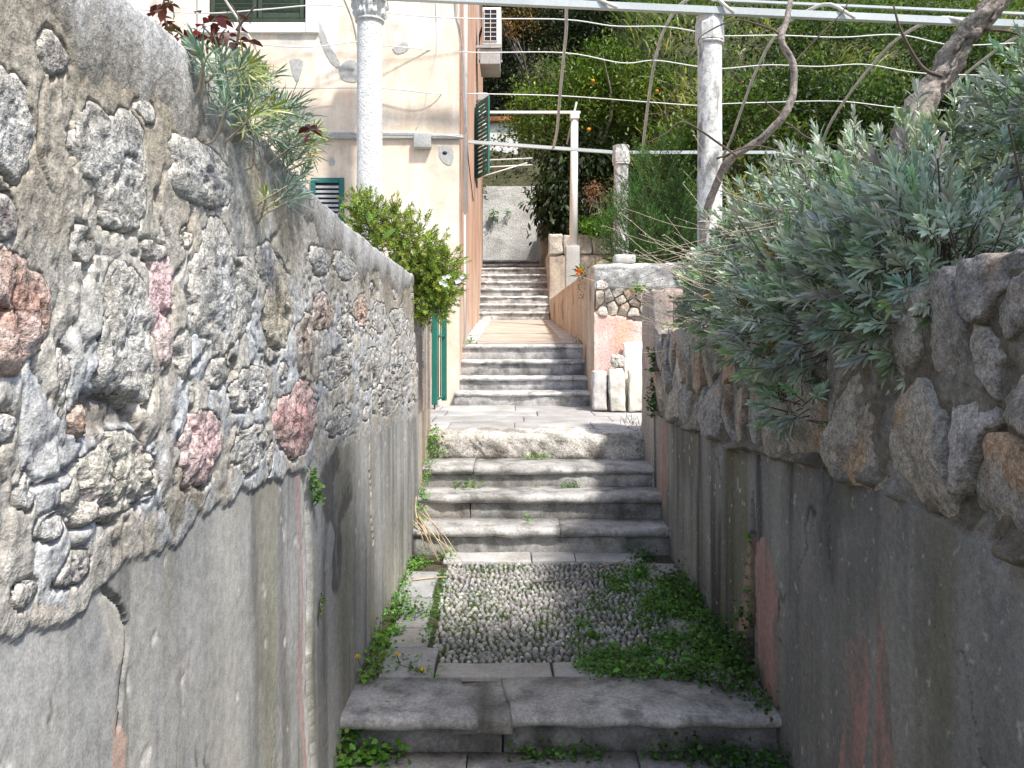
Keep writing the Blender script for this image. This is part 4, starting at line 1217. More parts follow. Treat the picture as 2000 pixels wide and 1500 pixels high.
# air conditioner on its bracket
ac = thing('air_conditioner', 'white outdoor air conditioner unit hanging high on the orange house side', 'air conditioner', (sx(13.3) + .25, 13.3, 5.95))
ax0 = sx(13) + .10; az0, az1 = 6.02, 6.62
bx('case', ax0, ax0 + .30, 13.0, 13.75, az0, az1, M['white'], ac, b=.012)
gr = bx('side_grille', ax0 + .03, ax0 + .235, 12.992, 12.999, az0 + .05, az1 - .04, M['dark'], ac, b=0)
for k in range(8):
    zb_ = az0 + .05 + (az1 - az0 - .10) * k / 7
    bx('grille_bar', ax0 + .028, ax0 + .237, 12.984, 12.991, zb_, zb_ + .010, M['white'], gr, b=.002)
for k in range(3):
    xb = ax0 + .028 + .0995 * k
    bx('grille_bar', xb, xb + .010, 12.975, 12.983, az0 + .05, az1 - .03, M['white'], gr, b=.002)
bx('bracket', sx(13) + .001, ax0 + .31, 12.99, 13.03, az0 - .05, az0 - .012, M['steel'], ac, b=.003)
bx('bracket', sx(13.7) + .001, ax0 + .31, 13.68, 13.72, az0 - .05, az0 - .012, M['steel'], ac, b=.003)
bx('drip_tray', ax0 - .04, ax0 + .28, 13.02, 13.7, az0 - .30, az0 - .052, M['cement'], ac, b=.01)
bx('bracket_post', ax0 - .075, ax0 - .055, 13.0, 13.02, az0 - .30, az1 + .25, M['steel'], ac, b=.002)
V, Fs = tube(spline([(ax0 - .01, 13.2, az0 + .35), (ax0 - .05, 13.2, az0 + .2), (ax0 - .08, 13.2, az0 - .02), (sx(13.2), 13.2, az0 - .1)], 14), .018, 8); mk('hose', V, Fs, M['iron'], ac)
# globe lantern
ln = thing('wall_lantern', 'small white globe lantern on the house side above the teal shutter', 'lantern', (sx(13.6) + .1, 13.6, 4.78))
V, Fs = lathe([(.0, -.075), (.04, -.06), (.07, -.02), (.075, .01), (.055, .05), (.02, .07)], 16); V = V + np.array((sx(13.6) + .13, 13.6, 4.86)); mk('globe', V, Fs, M['white'], ln)
bx('arm', sx(13.6) + .001, sx(13.6) + .15, 13.59, 13.61, 4.95, 4.98, M['white'], ln, b=.003); bx('back_plate', sx(13.6) + .0, sx(13.6) + .03, 13.55, 13.65, 4.99, 5.12, M['tile'], ln, b=.004)

# ------------------------------------------------------------------ retaining wall right of the short flight, pink front
FY = 7.45
rt = thing('retaining_wall', 'pink fronted retaining wall with orange flank beside the short steps', 'wall', (1.6, 8, .7))
xs = np.linspace(.735, 3.6, 150); zs = np.linspace(.55, 2.03, 90)
Xg, Zg = np.meshgrid(xs, zs, indexing='ij'); pxg = 1003 + Xg * F / FY; pyg = 650 - (Zg - CAM_Z) * F / FY
n1 = fbm(Xg * 5, Zg * 5, 5, 821)
brk = 612 + 10 * fbm(Xg * 8, Xg * 0, 3, 822) + 14 * ss(1190, 1250, pxg)
ren = ss(-2, 3, pyg - brk)                        # 1 where the pink render survives
c = mixc((.70, .44, .37), (.72, .60, .52), ss(-.1, .25, n1)); c = mixc(c, (.68, .37, .22), ss(.05, .3, fbm(Xg * 4 + 3, Zg * 3, 4, 823)) * .6)
c = mixc(c, (.60, .29, .29), np.exp(-((pxg - 1185) / 30) ** 2 - ((pyg - 690) / 35) ** 2) * .5)
cr_ = mixc((.40, .36, .30), (.28, .25, .21), ss(-.1, .2, fbm(Xg * 20, Zg * 20, 4, 824)))
capz = ss(575, 560, pyg); cr_ = mixc(cr_, mixc((.46, .45, .43), (.26, .255, .245), ss(-.1, .22, fbm(Xg * 12, Zg * 9, 5, 825))), capz)
hgt = .0 * ren + (1 - ren) * (-.045 + .02 * fbm(Xg * 20, Zg * 20, 4, 826)) + capz * (.055 + .03 * fbm(Xg * 9, Zg * 9, 4, 827)) + .005 * fbm(Xg * 4, Zg * 4, 3, 828)
mk('front_render', np.stack([Xg, FY - hgt, Zg], -1).reshape(-1, 3), grid_faces(150, 90), M['wall'], rt, True, mixc(cr_, c, ren).reshape(-1, 3))
# stones of the open band
seeds = [((px - 1003) * FY / F, CAM_Z - (py - 650) * FY / F) for px, py in [(1172, 552), (1172, 580), (1175, 602), (1196, 598), (1188, 580), (1212, 585), (1222, 602), (1205, 572), (1240, 592), (1236, 608), (1252, 580), (1262, 600), (1278, 590), (1295, 600), (1230, 575), (1312, 588), (1330, 600)]]
bandlo = lambda u: CAM_Z - (618 - 650) * FY / F; bandhi = lambda u: CAM_Z - (562 - 650) * FY / F
r_ = np.random.default_rng(8)
for k, P in enumerate(cells(seeds, bandlo, lambda u: bandhi(u) if u > .86 else CAM_Z - (532 - 650) * FY / F)):
    if len(P) < 3: continue
    P = [np.array((max(p[0], .745), p[1])) for p in P]
    P = [np.array((min(p[0], s_[0] + .14), p[1])) for p, s_ in zip(P, [seeds[k]] * len(P))]
    c0, O = blob(P, .006, 850 + k, .006, 24)
    w = r_.uniform(0, 1); g = r_.uniform(.42, .55)
    facestone(c0, O, lambda a_, b_, d: np.stack([a_, FY + .035 - d, b_], -1), rt, (.66, .65, .61) if k == 0 else (g * 1.15, g * (1.04 - .08 * w), g * (.92 - .2 * w)), r_.uniform(.04, .06), 870 + k, .012, ocol=(.45, .28, .15))
# orange flank
ys = np.linspace(FY, 15.4, 120); zs = np.linspace(.6, 2.06, 46)
Yg, Zg = np.meshgrid(ys, zs, indexing='ij')
c = mixc((.50, .40, .31), (.56, .47, .385), ss(-.1, .2, fbm(Yg * 3, Zg * .9, 5, 831))); c = mixc(c, (.36, .28, .21), ss(.05, .3, fbm(Yg * 5, Zg * 2.4, 5, 832)) * .6)
c = mixc(c, (.17, .11, .07), ss(.24, .30, fbm(Yg * 5, Zg * 2.2, 5, 833)) * .8)
def fx(y): return .735 - (y - FY) * .0085
mk('flank_render', np.stack([fx(Yg) + .012 * fbm(Yg * 3, Zg * 2, 3, 834), Yg, Zg], -1).reshape(-1, 3), grid_faces(120, 46, flip=True), M['wall'], rt, True, c.reshape(-1, 3))
V, Fs = nbox(.72, .93, FY + .01, 12.6, 2.0, 2.075, r=.03, res=.07, amp=.016, freq=5, amp2=.005, seed=85, maxn=70); 
mk('flank_cap', V, Fs, M['wall'], rt, True, mixc((.50, .42, .33), (.34, .30, .26), ss(-.1, .2, fbm(V[:, 0] * 9, V[:, 1] * 6, 4, 835))))
V, Fs = nbox(.74, 3.6, FY - .005, FY + .25, 1.99, 2.085, r=.04, res=.05, amp=.02, freq=5, amp2=.008, seed=86, maxn=70)
mk('front_cap', V, Fs, M['wall'], rt, True, mixc((.47, .46, .44), (.24, .235, .225), ss(-.1, .22, fbm(V[:, 0] * 12, V[:, 2] * 9, 5, 836))))
bx('core', .80, 3.58, FY + .10, 7.66, -.2, 1.99, M['cement'], rt); 
V, Fs = nbox(.76, .90, 12.6, 15.4, 2.04, 2.12, r=.02, res=.1, amp=.01, seed=87); mk('flank_cap', V, Fs, M['wall'], rt, True, np.tile((.55, .53, .49), (len(V), 1)))

# terrace wall farther up, stone blocks on top
tw = thing('terrace_wall', 'stone block terrace wall right of the long upper flight', 'wall', (1.5, 15.5, 1.8))
V, Fs = nbox(.675, 3.2, 15.42, 15.75, 1.6, 2.92, r=.02, res=.09, amp=.012, freq=4, amp2=.003, seed=88, maxn=60)
mk('wall_face', V, Fs, M['wall'], tw, True, mixc((.50, .43, .35), (.38, .33, .28), ss(-.1, .2, fbm(V[:, 0] * 5, V[:, 2] * 5, 4, 841))))
V, Fs = nbox(.66, .74, 15.76, 17.6, 1.6, 3.0, r=.02, res=.12, amp=.012, freq=4, seed=89, maxn=40)
mk('wall_return', V, Fs, M['wall'], tw, True, np.tile((.40, .35, .29), (len(V), 1)))
x = .66; r_ = np.random.default_rng(12); k = 0
while x < 3.1:
    w = r_.uniform(.22, .42)
    nb('coping_block', x + .004, x + w - .004, 15.38, 15.80, 2.925, 3.30 + r_.uniform(-.02, .01), M['stone'], tw, (.52, .49, .43), .2, r=.03, res=.04, amp=.015, freq=6, amp2=.006, seed=900 + k, maxn=20)
    x += w; k += 1
V, Fs = nbox(.56, .82, 17.25, 19.9, 2.3, 3.80, r=.03, res=.12, amp=.02, freq=3, amp2=.006, seed=90, maxn=40)
V[:, 2] -= np.where(V[:, 2] > 3.5, ss(17.3, 19.9, V[:, 1]) * -.1 , 0)
sw = mk('side_wall', V, Fs, M['wall'], None, True, mixc((.36, .33, .28), (.22, .20, .17), ss(-.1, .2, fbm(V[:, 1] * 6, V[:, 2] * 6, 4, 843))))
tag(sw, 'low dark stone wall flanking the top of the upper steps', 'wall')
# white roughcast wall at the top of the steps
xs = np.linspace(-1.2, 4.2, 140); zs = np.linspace(2.6, 5.03, 70)
Xg, Zg = np.meshgrid(xs, zs, indexing='ij')
c = mixc((.66, .655, .63), (.50, .49, .47), ss(.0, .3, fbm(Xg * 2.5, Zg * 2.5, 5, 851)))
bw = MB(); bw.add(np.stack([Xg, 20.0 - .015 * fbm(Xg * 5, Zg * 5, 3, 852) - .008 * fbm(Xg * 25, Zg * 25, 3, 853), Zg], -1).reshape(-1, 3), grid_faces(140, 70), c.reshape(-1, 3))
V, Fs = box(-1.2, 4.2, 20.03, 20.25, 2.0, 5.02); bw.add(V, Fs, np.array((.6, .59, .57)))
tag(bw.build('boundary_wall', M['stucco']), 'white roughcast wall closing off the top of the steps', 'wall')
# ------------------------------------------------------------------ green gate, leaning stones
gt = thing('garden_gate', 'narrow green metal gate leaf standing open at the end of the left wall', 'gate', (-.69, 7.6, .755))
ga, gb = np.array((-.715, 7.42)), np.array((-.665, 7.86))
for k, (p, r_w) in enumerate(((ga, .024), (gb, .024))):
    bx('stile', p[0] - r_w, p[0] + r_w, p[1] - .02, p[1] + .02, .80, 1.95, M['gate'], gt, b=.004)
for z_ in (.84, 1.42, 1.88):
    V, Fs = tube([(ga[0], ga[1] + .02, z_), (gb[0], gb[1] - .02, z_)], .012, 8); mk('rail', V, Fs, M['gate'], gt)
for k in range(1, 4):
    q = ga + (gb - ga) * k / 4
    V, Fs = tube([(q[0] - .012, q[1], .85), (q[0] - .012, q[1], 1.87)], .006, 8); mk('bar', V, Fs, M['gate'], gt)
V, Fs = tube([(ga[0], ga[1], .735), (ga[0], ga[1], .80)], .008, 8); mk('drop_bolt', V, Fs, M['iron'], gt)

def leanstone(label, px0, px1, pyt, Y, depth, lean, col, seed, z0=.757, roll=0.0, amp=.012, name='stone_block'):
    x0, x1 = (px0 - 1003) * Y / F, (px1 - 1003) * Y / F; h_ = CAM_Z - (pyt - 650) * Y / F - z0
    V, Fs = nbox(x0, x1, Y, Y + depth, 0, h_, r=.014, res=.03, amp=amp, freq=7, amp2=.008, seed=seed, maxn=30)
    V[:, 1] += V[:, 2] * lean; V[:, 0] += V[:, 2] * roll; V[:, 2] += z0 - V[:, 2].min()
    c = mixc(col, np.asarray(col) * .75, ss(.0, .3, fbm(V[:, 0] * 20, V[:, 2] * 14, 4, seed)))
    return tag(mk(name, V, Fs, M['slab'], None, True, c), label, 'stone block', 'cut stones leaning on the pink wall')
leanstone('rough grey stone block beside the right end of the short steps', 1159, 1187, 728, 7.20, .14, .10, (.52, .50, .47), 31, amp=.008)
leanstone('thin dark stone slab wedged between grey and white blocks', 1188, 1193, 735, 7.24, .12, .08, (.34, .31, .27), 32, amp=.004)
leanstone('white squared stone block, middle of those leaning on the pink wall', 1194, 1223, 722, 7.16, .13, .09, (.78, .74, .64), 33, roll=-.05, amp=.008)
leanstone('cream stone block rightmost under the pink wall by the pier', 1229, 1275, 722, 7.14, .13, .09, (.76, .71, .58), 34, amp=.010, roll=.03)
leanstone('tall white slab standing behind the cream block, against pink wall', 1219, 1268, 670, 7.33, .06, .05, (.80, .78, .73), 35, amp=.005)
V, Fs = nbox((1194 - 1003) * 7.2 / F, (1221 - 1003) * 7.2 / F, 7.20, 7.30, 1.142, 1.255, r=.03, res=.012, amp=.014, freq=12, amp2=.012, seed=36, maxn=22)
V[:, 2] += 1.133 - V[:, 2].min()
tag(mk('stone_fragment', V, Fs, M['stone'], None, True, np.tile((.58, .54, .47), (len(V), 1))), 'small pitted stone fragment lying on the white block', 'stone', 'cut stones leaning on the pink wall')

# ------------------------------------------------------------------ columns and pergola
def column(name, label, x, y, r, z0, zneck, ztop, mat, col, kind, seed):
    t = thing(name, label, 'column', (x, y, z0), 'pergola columns')
    zz = np.linspace(z0, zneck, 60); n = 40; an = np.arange(n) * 2 * np.pi / n
    A, Z_ = np.meshgrid(an, zz); R = r * (1.03 - .05 * (Z_ - z0) / (zneck - z0)) * (1 + (.05 if kind == 'white' else .03) * fbm(A * 9, Z_ * 26, 3, seed) * 1.0)
    R[:, -1] = R[:, -1]
    V = np.stack([x + R * np.cos(A), y + R * np.sin(A), Z_], -1).reshape(-1, 3)
    i = np.arange(59)[:, None] * n; j = np.arange(n)[None]; j2 = (j + 1) % n
    Q = np.stack([i + j, i + j2, i + n + j2, i + n + j], -1).reshape(-1, 4)
    c = np.asarray(col) * (1 + .2 * fbm(A * 2, Z_ * 3, 4, seed))[..., None]
    if kind != 'white': c = mixc(c, (.17, .165, .15), ss(.08, .26, fbm(A * 2.5 + 1, Z_ * 6, 5, seed + 2)) * .8)
    mk('shaft', V, [Q], M[mat], t, True, c.reshape(-1, 3))
    V, Fs = lathe([(r * .9, zneck - .012), (r * 1.12, zneck - .010), (r * 1.16, zneck), (r * 1.12, zneck + .012), (r * .95, zneck + .014)], 32, x, y); mk('neck_ring', V, Fs, M[mat], t, True, np.asarray(col) * .9)
    if kind == 'white':                        # carved leaf capital
        zz = np.linspace(zneck + .012, ztop, 40); A, Z_ = np.meshgrid(np.arange(96) * 2 * np.pi / 96, zz); s = (Z_ - zz[0]) / (ztop - zz[0])
        lobes = np.abs(np.sin(A * 4)) ** .6 * (s < .55) * np.sin(np.clip(s / .55, 0, 1) * np.pi) + np.abs(np.cos(A * 4)) ** .6 * (s >= .4) * np.sin(np.clip((s - .4) / .6, 0, 1) * np.pi * .8)
        R = r * (.98 + .22 * s) + .030 * lobes + .008 * np.sin(A * 24) * (lobes > .2)
        V = np.stack([x + R * np.cos(A), y + R * np.sin(A), Z_], -1).reshape(-1, 3); n = 96
        i = np.arange(39)[:, None] * n; j = np.arange(n)[None]; j2 = (j + 1) % n
        mk('capital', V, [np.stack([i + j, i + j2, i + n + j2, i + n + j], -1).reshape(-1, 4)], M[mat], t, True, np.asarray(col))
        nb('abacus', x - r * 1.35, x + r * 1.35, y - r * 1.35, y + r * 1.35, ztop - .02, ztop + .03, M[mat], t, col, r=.008, res=.08, amp=.003)
    else:                                      # octagonal block capital
        V, Fs = lathe([(r * 1.0, zneck + .014), (r * 1.22, zneck + .02), (r * 1.22, ztop - .09), (r * 1.10, ztop - .045), (r * 1.16, ztop)], 8, x, y)
        mk('capital', V, Fs, M[mat], t, False, np.asarray(col) * .95)
    return t
WC = (.80, .795, .77); OC = (.70, .69, .66)
column('column', 'white roughcast column with carved leaf capital in front of the cream house', -1.317, 7.5, .116, .74, 4.30, 4.475, 'column', WC, 'white', 1)
column('column', 'grey spotted stone column with octagonal capital wrapped by the vine', 1.82, 7.6, .112, 2.0, 4.13, 4.385, 'oldcol', OC, 'old', 2)
column('column', 'shorter grey column beside the rosemary bush', 1.253, 9.55, .085, 2.0, 3.415, 3.63, 'oldcol', OC, 'old', 3)
pl = thing('white_post', 'slim white pole standing on a concrete block above the steps', 'post', (.92, 12.5, 2.05))
V, Fs = tube([(.915, 12.5, 2.7), (.92, 12.5, 3.7), (.93, 12.5, 4.72)], [.064, .060, .056], 18); mk('shaft', V, Fs, M['white'], pl)
nb('base_block', .79, 1.0, 12.40, 12.62, 2.0, 2.77, M['cement'], pl, None, r=.015, res=.08, amp=.006)
bx('cap_block', .86, 1.0, 12.43, 12.57, 4.70, 4.79, M['white'], pl, b=.01)
pf = thing('pole_rail', 'thin white rail from the slim pole to the house side', 'rail', (.2, 12.5, 4.8))
bx('rail', sx(12.5) + .002, 1.02, 12.48, 12.52, 4.792, 4.832, M['white'], pf, b=.004)
V, Fs = tube([(.82, 12.6, 4.35), (.97, 12.6, 5.0)], .016, 8); mk('brace', V, Fs, M['cement'], pf)

pg = thing('pergola', 'white metal pergola frame of beams, arched ribs and wires overhead', 'pergola', (.8, 7.5, 4.2))
def slant(px0, py0, px1, py1, Y, t, d, name, mat):
    a_, b_ = at(px0, py0, Y), at(px1, py1, Y)
    V, Fs = box(0, 1, -d / 2, d / 2, -t / 2, t / 2)
    P = a_ + (b_ - a_) * V[:, :1]; P[:, 1] += V[:, 1]; P[:, 2] += V[:, 2]
    return mk(name, P, Fs, M[mat], pg, False)
bl = lambda x: 3.5 + (x - 1000) * .0445
slant(560, bl(560), 2080, bl(2080), 7.5, .062, .06, 'beam', 'beam')
slant(1390, bl(1390) - 21, 2080, bl(2080) - 21, 7.9, .022, .03, 'beam', 'beam')
slant(915, 277, 1204, 298, 9.55, .036, .04, 'beam', 'beam')
slant(1222, 298, 1640, 298, 9.55, .036, .04, 'beam', 'beam')
def rib(pts, r=.016):
    P = spline([at(*p) for p in pts], 26); V, Fs = tube(P, r, 8); mk('rib', V, Fs, M['rib'], pg)
for path in ([(1110, 10), (1106, 60), (1099, 130), (1092, 205), (1088, 255), (1081, 288)], [(1338, 2), (1306, 40), (1286, 90), (1273, 150), (1264, 215), (1257, 275), (1255, 297)],
             [(1575, 22), (1532, 48), (1500, 92), (1472, 150), (1446, 220), (1428, 272), (1416, 297)], [(1800, 48), (1748, 80), (1703, 128), (1662, 180), (1622, 240), (1600, 296)],
             [(2040, 50), (1975, 78), (1930, 110), (1880, 150), (1830, 200), (1790, 290)]):
    x0_, y0_ = path[0]; q = len(path)
    rib([(x0_ + 95, bl(x0_ + 95) + 2, 7.42), (x0_ + 45, y0_ - 14, 7.5)] + [(x_, y_, 7.65 + 1.9 * k / (q - 1)) for k, (x_, y_) in enumerate(path)])
rib([(425, -30, 7.6), (440, 0, 7.68), (470, 45, 7.75), (503, 100, 7.82), (530, 160, 7.9), (545, 225, 7.93)], .012)
rib([(660, -30, 7.6), (675, 5, 7.7), (690, 45, 7.8), (700, 95, 7.9)], .012)
def wire(pts, r=.0058):
    P = spline([at(*p) for p in pts], 90); V, Fs = tube(P, r, 6); mk('wire', V, Fs, M['white'], pg)
wire([(262, 18, 7.7), (400, 26, 7.7), (520, 18, 7.75), (640, 10, 7.8), (770, 27, 7.8), (905, 36, 7.85), (1100, 38, 7.95), (1200, 51, 7.95), (1295, 52, 7.95), (1362, 62, 7.95), (1412, 70, 7.95), (1520, 69, 7.95), (1640, 73, 7.95), (1755, 68, 7.95), (1860, 88, 7.95), (1985, 84, 7.95)])
wire([(430, 80, 7.8), (590, 92, 7.8), (695, 82, 7.85), (745, 88, 7.85), (905, 102, 8.1), (1100, 103, 8.35), (1215, 123, 8.35), (1280, 118, 8.35), (1362, 130, 8.35), (1412, 134, 8.35), (1500, 127, 8.35), (1600, 130, 8.35), (1690, 126, 8.35), (1800, 143, 8.35), (1960, 148, 8.35)])
wire([(540, 172, 7.9), (695, 172, 7.93), (745, 172, 7.93), (850, 183, 7.95), (905, 183, 8.3), (1090, 187, 8.95), (1260, 199, 8.95), (1362, 206, 8.95), (1412, 203, 8.95), (1500, 200, 8.95), (1640, 198, 8.95), (1760, 211, 8.95), (1900, 218, 8.95)])
wire([(590, 256, 7.95), (800, 258, 7.95), (905, 268, 7.97)], .003)
fr = thing('far_trellis', 'thin pale trellis rods behind the teal shutter', 'trellis', (-.3, 16, 4.5))
for (p, q) in (((925, 314), (1040, 309)), ((925, 328), (1040, 322)), ((925, 350), (1030, 318))):
    V, Fs = tube([at(*p, 16.2), at(*q, 16.2)], .014, 8); mk('rod', V, Fs, M['white'], fr)

# ------------------------------------------------------------------ vines
v1 = thing('vine', 'slender twisting vine trunk climbing past the spotted column', 'vine', at(1378, 500, 7.2))
P = spline([at(1366, 540, 7.25), at(1376, 440, 7.3), at(1392, 375, 7.2), at(1425, 315, 7.0), at(1482, 275, 6.8), at(1530, 228, 6.7), at(1550, 175, 6.7), at(1549, 125, 6.7), at(1526, 78, 6.7), at(1537, 40, 6.8), at(1548, -20, 6.9)], 70)
V, Fs = tube(P, np.linspace(.036, .022, 70), 12, True, .42, 3); mk('trunk', V, Fs, M['bark'], v1)
for q, pts in enumerate(([(1526, 75), (1512, 60), (1470, 45), (1430, 40), (1370, 70), (1365, 90)], [(1530, 228), (1500, 205), (1494, 190)], [(1480, 275), (1530, 240), (1580, 270), (1660, 290)], [(1549, 125), (1600, 70), (1640, 30), (1660, 0)], [(1440, 305), (1340, 240), (1300, 262), (1262, 280)], [(1400, 310), (1470, 285), (1540, 300), (1600, 310)])):
    P = spline([at(a_, b_, 6.75) for a_, b_ in pts], 24); V, Fs = tube(P, np.linspace(.010, .004, 24), 6, True, .2, q); mk('branch', V, Fs, M['dktwig'], v1)
v2 = thing('vine', 'thick shaggy vine trunk leaning up from the silvery bush', 'vine', at(1760, 420, 4.0))
P = spline([at(1745, 420, 4.0), at(1770, 290, 4.0), at(1800, 205, 4.0), at(1838, 150, 4.0), at(1880, 80, 3.95), at(1925, 25, 3.9), at(1990, -60, 3.85)], 60)
V, Fs = tube(P, np.linspace(.072, .046, 60) * (1 + .25 * np.exp(-((np.linspace(0, 1, 60) - .28) / .06) ** 2)), 16, True, .42, 8); mk('trunk', V, Fs, M['bark'], v2)
for q in range(16):       # peeling bark strips
    i = int(rng.integers(6, 50)); p = P[i:i + 9]; off = nrm(rng.normal(size=3)) * .055; off[1] = -abs(off[1])
    V, Fs = tube(p + off + rng.normal(0, .003, p.shape), np.linspace(.010, .003, len(p)), 5, True, .3, q); mk('bark_strip', V, Fs, M['bark'], v2)
for q, pts in enumerate(([(1885, 75), (1920, 60), (1970, 62), (2020, 80)], [(1840, 150), (1800, 130), (1760, 60), (1745, 10)])):
    P2 = spline([at(a_, b_, 3.9) for a_, b_ in pts], 24); V, Fs = tube(P2, np.linspace(.010, .004, 24), 6, True, .2, q); mk('branch', V, Fs, M['dktwig'], v2)

# ------------------------------------------------------------------ foliage builders
def shoots(B, D, Ls, nl, leafL, leafW, col, a0=70, a1=18, t0=.2, droop=.1, cvar=.18):
    """leafy shoots: nl spirally set leaves per shoot"""
    n = len(B); D = nrm(D)
    ref = nrm(rng.normal(size=(n, 3))); Uv = nrm(np.cross(D, ref)); Wv = np.cross(D, Uv)
    j = np.arange(nl)[None, :]; t = t0 + (1 - t0) * j / (nl - 1)
    ph = j * 2.39996 + rng.uniform(0, 6.28, (n, 1))
    al = np.radians(a0 + (a1 - a0) * (t - t0) / (1 - t0)) + rng.normal(0, .12, (n, nl))
    P = B[:, None] + D[:, None] * (np.asarray(Ls).reshape(-1, 1) * t)[..., None]
    perp = Uv[:, None] * np.cos(ph)[..., None] + Wv[:, None] * np.sin(ph)[..., None]
    LD = D[:, None] * np.cos(al)[..., None] + perp * np.sin(al)[..., None]
    ll = leafL * (1 - .35 * np.abs(t - .6)) * rng.uniform(.75, 1.2, (n, nl)) * rng.uniform(.65, 1.3, (n, 1))
    c = vary(col, n, cvar, .07)[:, None] * np.exp(rng.normal(0, .14, (n, nl, 1)))
    up = np.repeat(D[:, None], nl, 1) + rng.normal(0, .2, (n, nl, 3))
    return leaves(P.reshape(-1, 3), LD.reshape(-1, 3), ll.ravel(), leafW * rng.uniform(.8, 1.2, n * nl), c.reshape(-1, 3), droop, .18, up.reshape(-1, 3))


def stems_of(B, D, Ls, r=.0016):
    mb = MB()
    for b, d, l in zip(B, nrm(D), Ls):
        V, Fs = tube([b - d * l * .4, b, b + d * l * .95], [r * 1.2, r, r * .5], 4, False); mb.add(V, Fs)
    return mb


def ell(n, c, r, shell=.55):
    """points in an ellipsoid, biased to its outside; and outward directions"""
    d = sph(n); rad = (shell + (1 - shell) * rng.random((n, 1))) ** .8
    return np.asarray(c) + d * rad * np.asarray(r), nrm(d / np.asarray(r))


def bush(name, label, cat, parts, nl, L, W, col, shootL, bias, mat='leaf', group=None, a0=70, a1=18, base=None, lean=(0, 0, .7), stemmat='dktwig', cvar=.18, mixgreen=0.0):
    t = thing(name, label, cat, base if base is not None else (parts[0][1][0], parts[0][1][1], parts[0][1][2] - parts[0][2][2]), group)
    mb = MB(); sm = MB()
    for (n, c, r) in parts:
        B, D = ell(n, c, r, .35); D = nrm(D * bias + np.asarray(lean) + rng.normal(0, .22, D.shape))
        Ls = shootL * rng.uniform(.7, 1.3, n)
        # lower / inner shoots a little greener and duller (younger, less felted leaves)
        g_ = np.where(rng.random((n, 1)) < mixgreen, np.array((.70, .84, .56)), 1.0); g_ = np.where(rng.random((n, 1)) < .012 * (mixgreen > 0), np.array((.9, .55, .3)), g_)
        V, Fs, K = shoots(B, D, Ls, nl, L, W, col, a0, a1, cvar=cvar); K = K * np.repeat(g_, nl * 6, 0); mb.add(V, Fs, K)
        s = stems_of(B, D, Ls, max(.0012, W * .18)); sm.V += s.V; 
        for k_, v_ in s.F.items(): sm.F.setdefault(k_, []).extend([f + sm.n for f in v_])
        sm.n += s.n
    mb.build('foliage', M[mat], t); tag(sm.build('stems', M[stemmat], t), kind='stuff')
    return t


SILV = (.40, .455, .38)
bb = bush('silver_shrub', 'large silvery green shrub spilling over the right wall', 'shrub',
          [(950, (1.45, 2.95, 1.74), (.55, .66, .50)), (850, (1.22, 3.45, 1.69), (.40, .56, .48)), (420, (1.10, 3.95, 1.62), (.26, .46, .27)),
           (420, (.98, 2.75, 1.52), (.20, .64, .25)), (430, (1.02, 2.12, 1.60), (.20, .42, .24)), (34, (.87, 2.55, 1.24), (.05, .22, .10))],
          20, .050, .0088, SILV, .078, 1.0, 'silver', base=(1.3, 3, 1.33), lean=(-.15, -.15, .50), cvar=.25, a0=58, a1=10, mixgreen=.20)
bush('silver_shrub', 'smaller silvery shrub at the right edge above the dark gap', 'shrub', [(380, (1.80, 2.5, 2.10), (.34, .42, .27)), (60, (1.9, 2.5, 1.65), (.2, .3, .3))], 22, .050, .0088, SILV, .09, .9, 'silver', base=(1.80, 2.5, 1.33), lean=(-.25, -.2, .6), cvar=.25, a0=58, a1=10, mixgreen=.20)
# dark twiggy inside of the shrub
mb = MB()
for q in range(150):
    a_ = np.array((rng.uniform(1.15, 1.8), rng.uniform(2.0, 3.6), 1.34)); b_ = a_ + np.array((rng.normal(-.12, .2), rng.normal(0, .25), rng.uniform(.2, .6)))
    V, Fs = tube(spline([a_, (a_ + b_) / 2 + rng.normal(0, .05, 3), b_], 7), np.linspace(.007, .002, 7), 5, False); mb.add(V, Fs)
mb.build('branches', M['dktwig'], bb)
for q in range(60):       # dry flower stalks reaching out to the left
    a_ = np.array((rng.uniform(.85, 1.15), rng.uniform(2.7, 4.3), rng.uniform(1.42, 1.90)))
    ln_ = rng.uniform(.30, .66); d = nrm(np.array((-.85, rng.normal(.45, .35), rng.normal(.0, .16)))); d2 = nrm(d + np.array((0, 0, rng.normal(.15, .25))))
    P = spline([a_, a_ + d * ln_ * .5 - np.array((0, 0, .02)), a_ + d * ln_ * .5 + d2 * ln_ * .5], 10)
    V, Fs = tube(P, np.linspace(.0016, .0009, 10), 4, False); mb = MB(); mb.add(V, Fs)
    for i in range(5, 10):
        V, Fs = tube([P[i], P[i] + rng.normal(0, .006, 3)], [.0022, .001], 4, True); mb.add(V, Fs)
    mb.build('dry_stalk', M['twig'], bb)

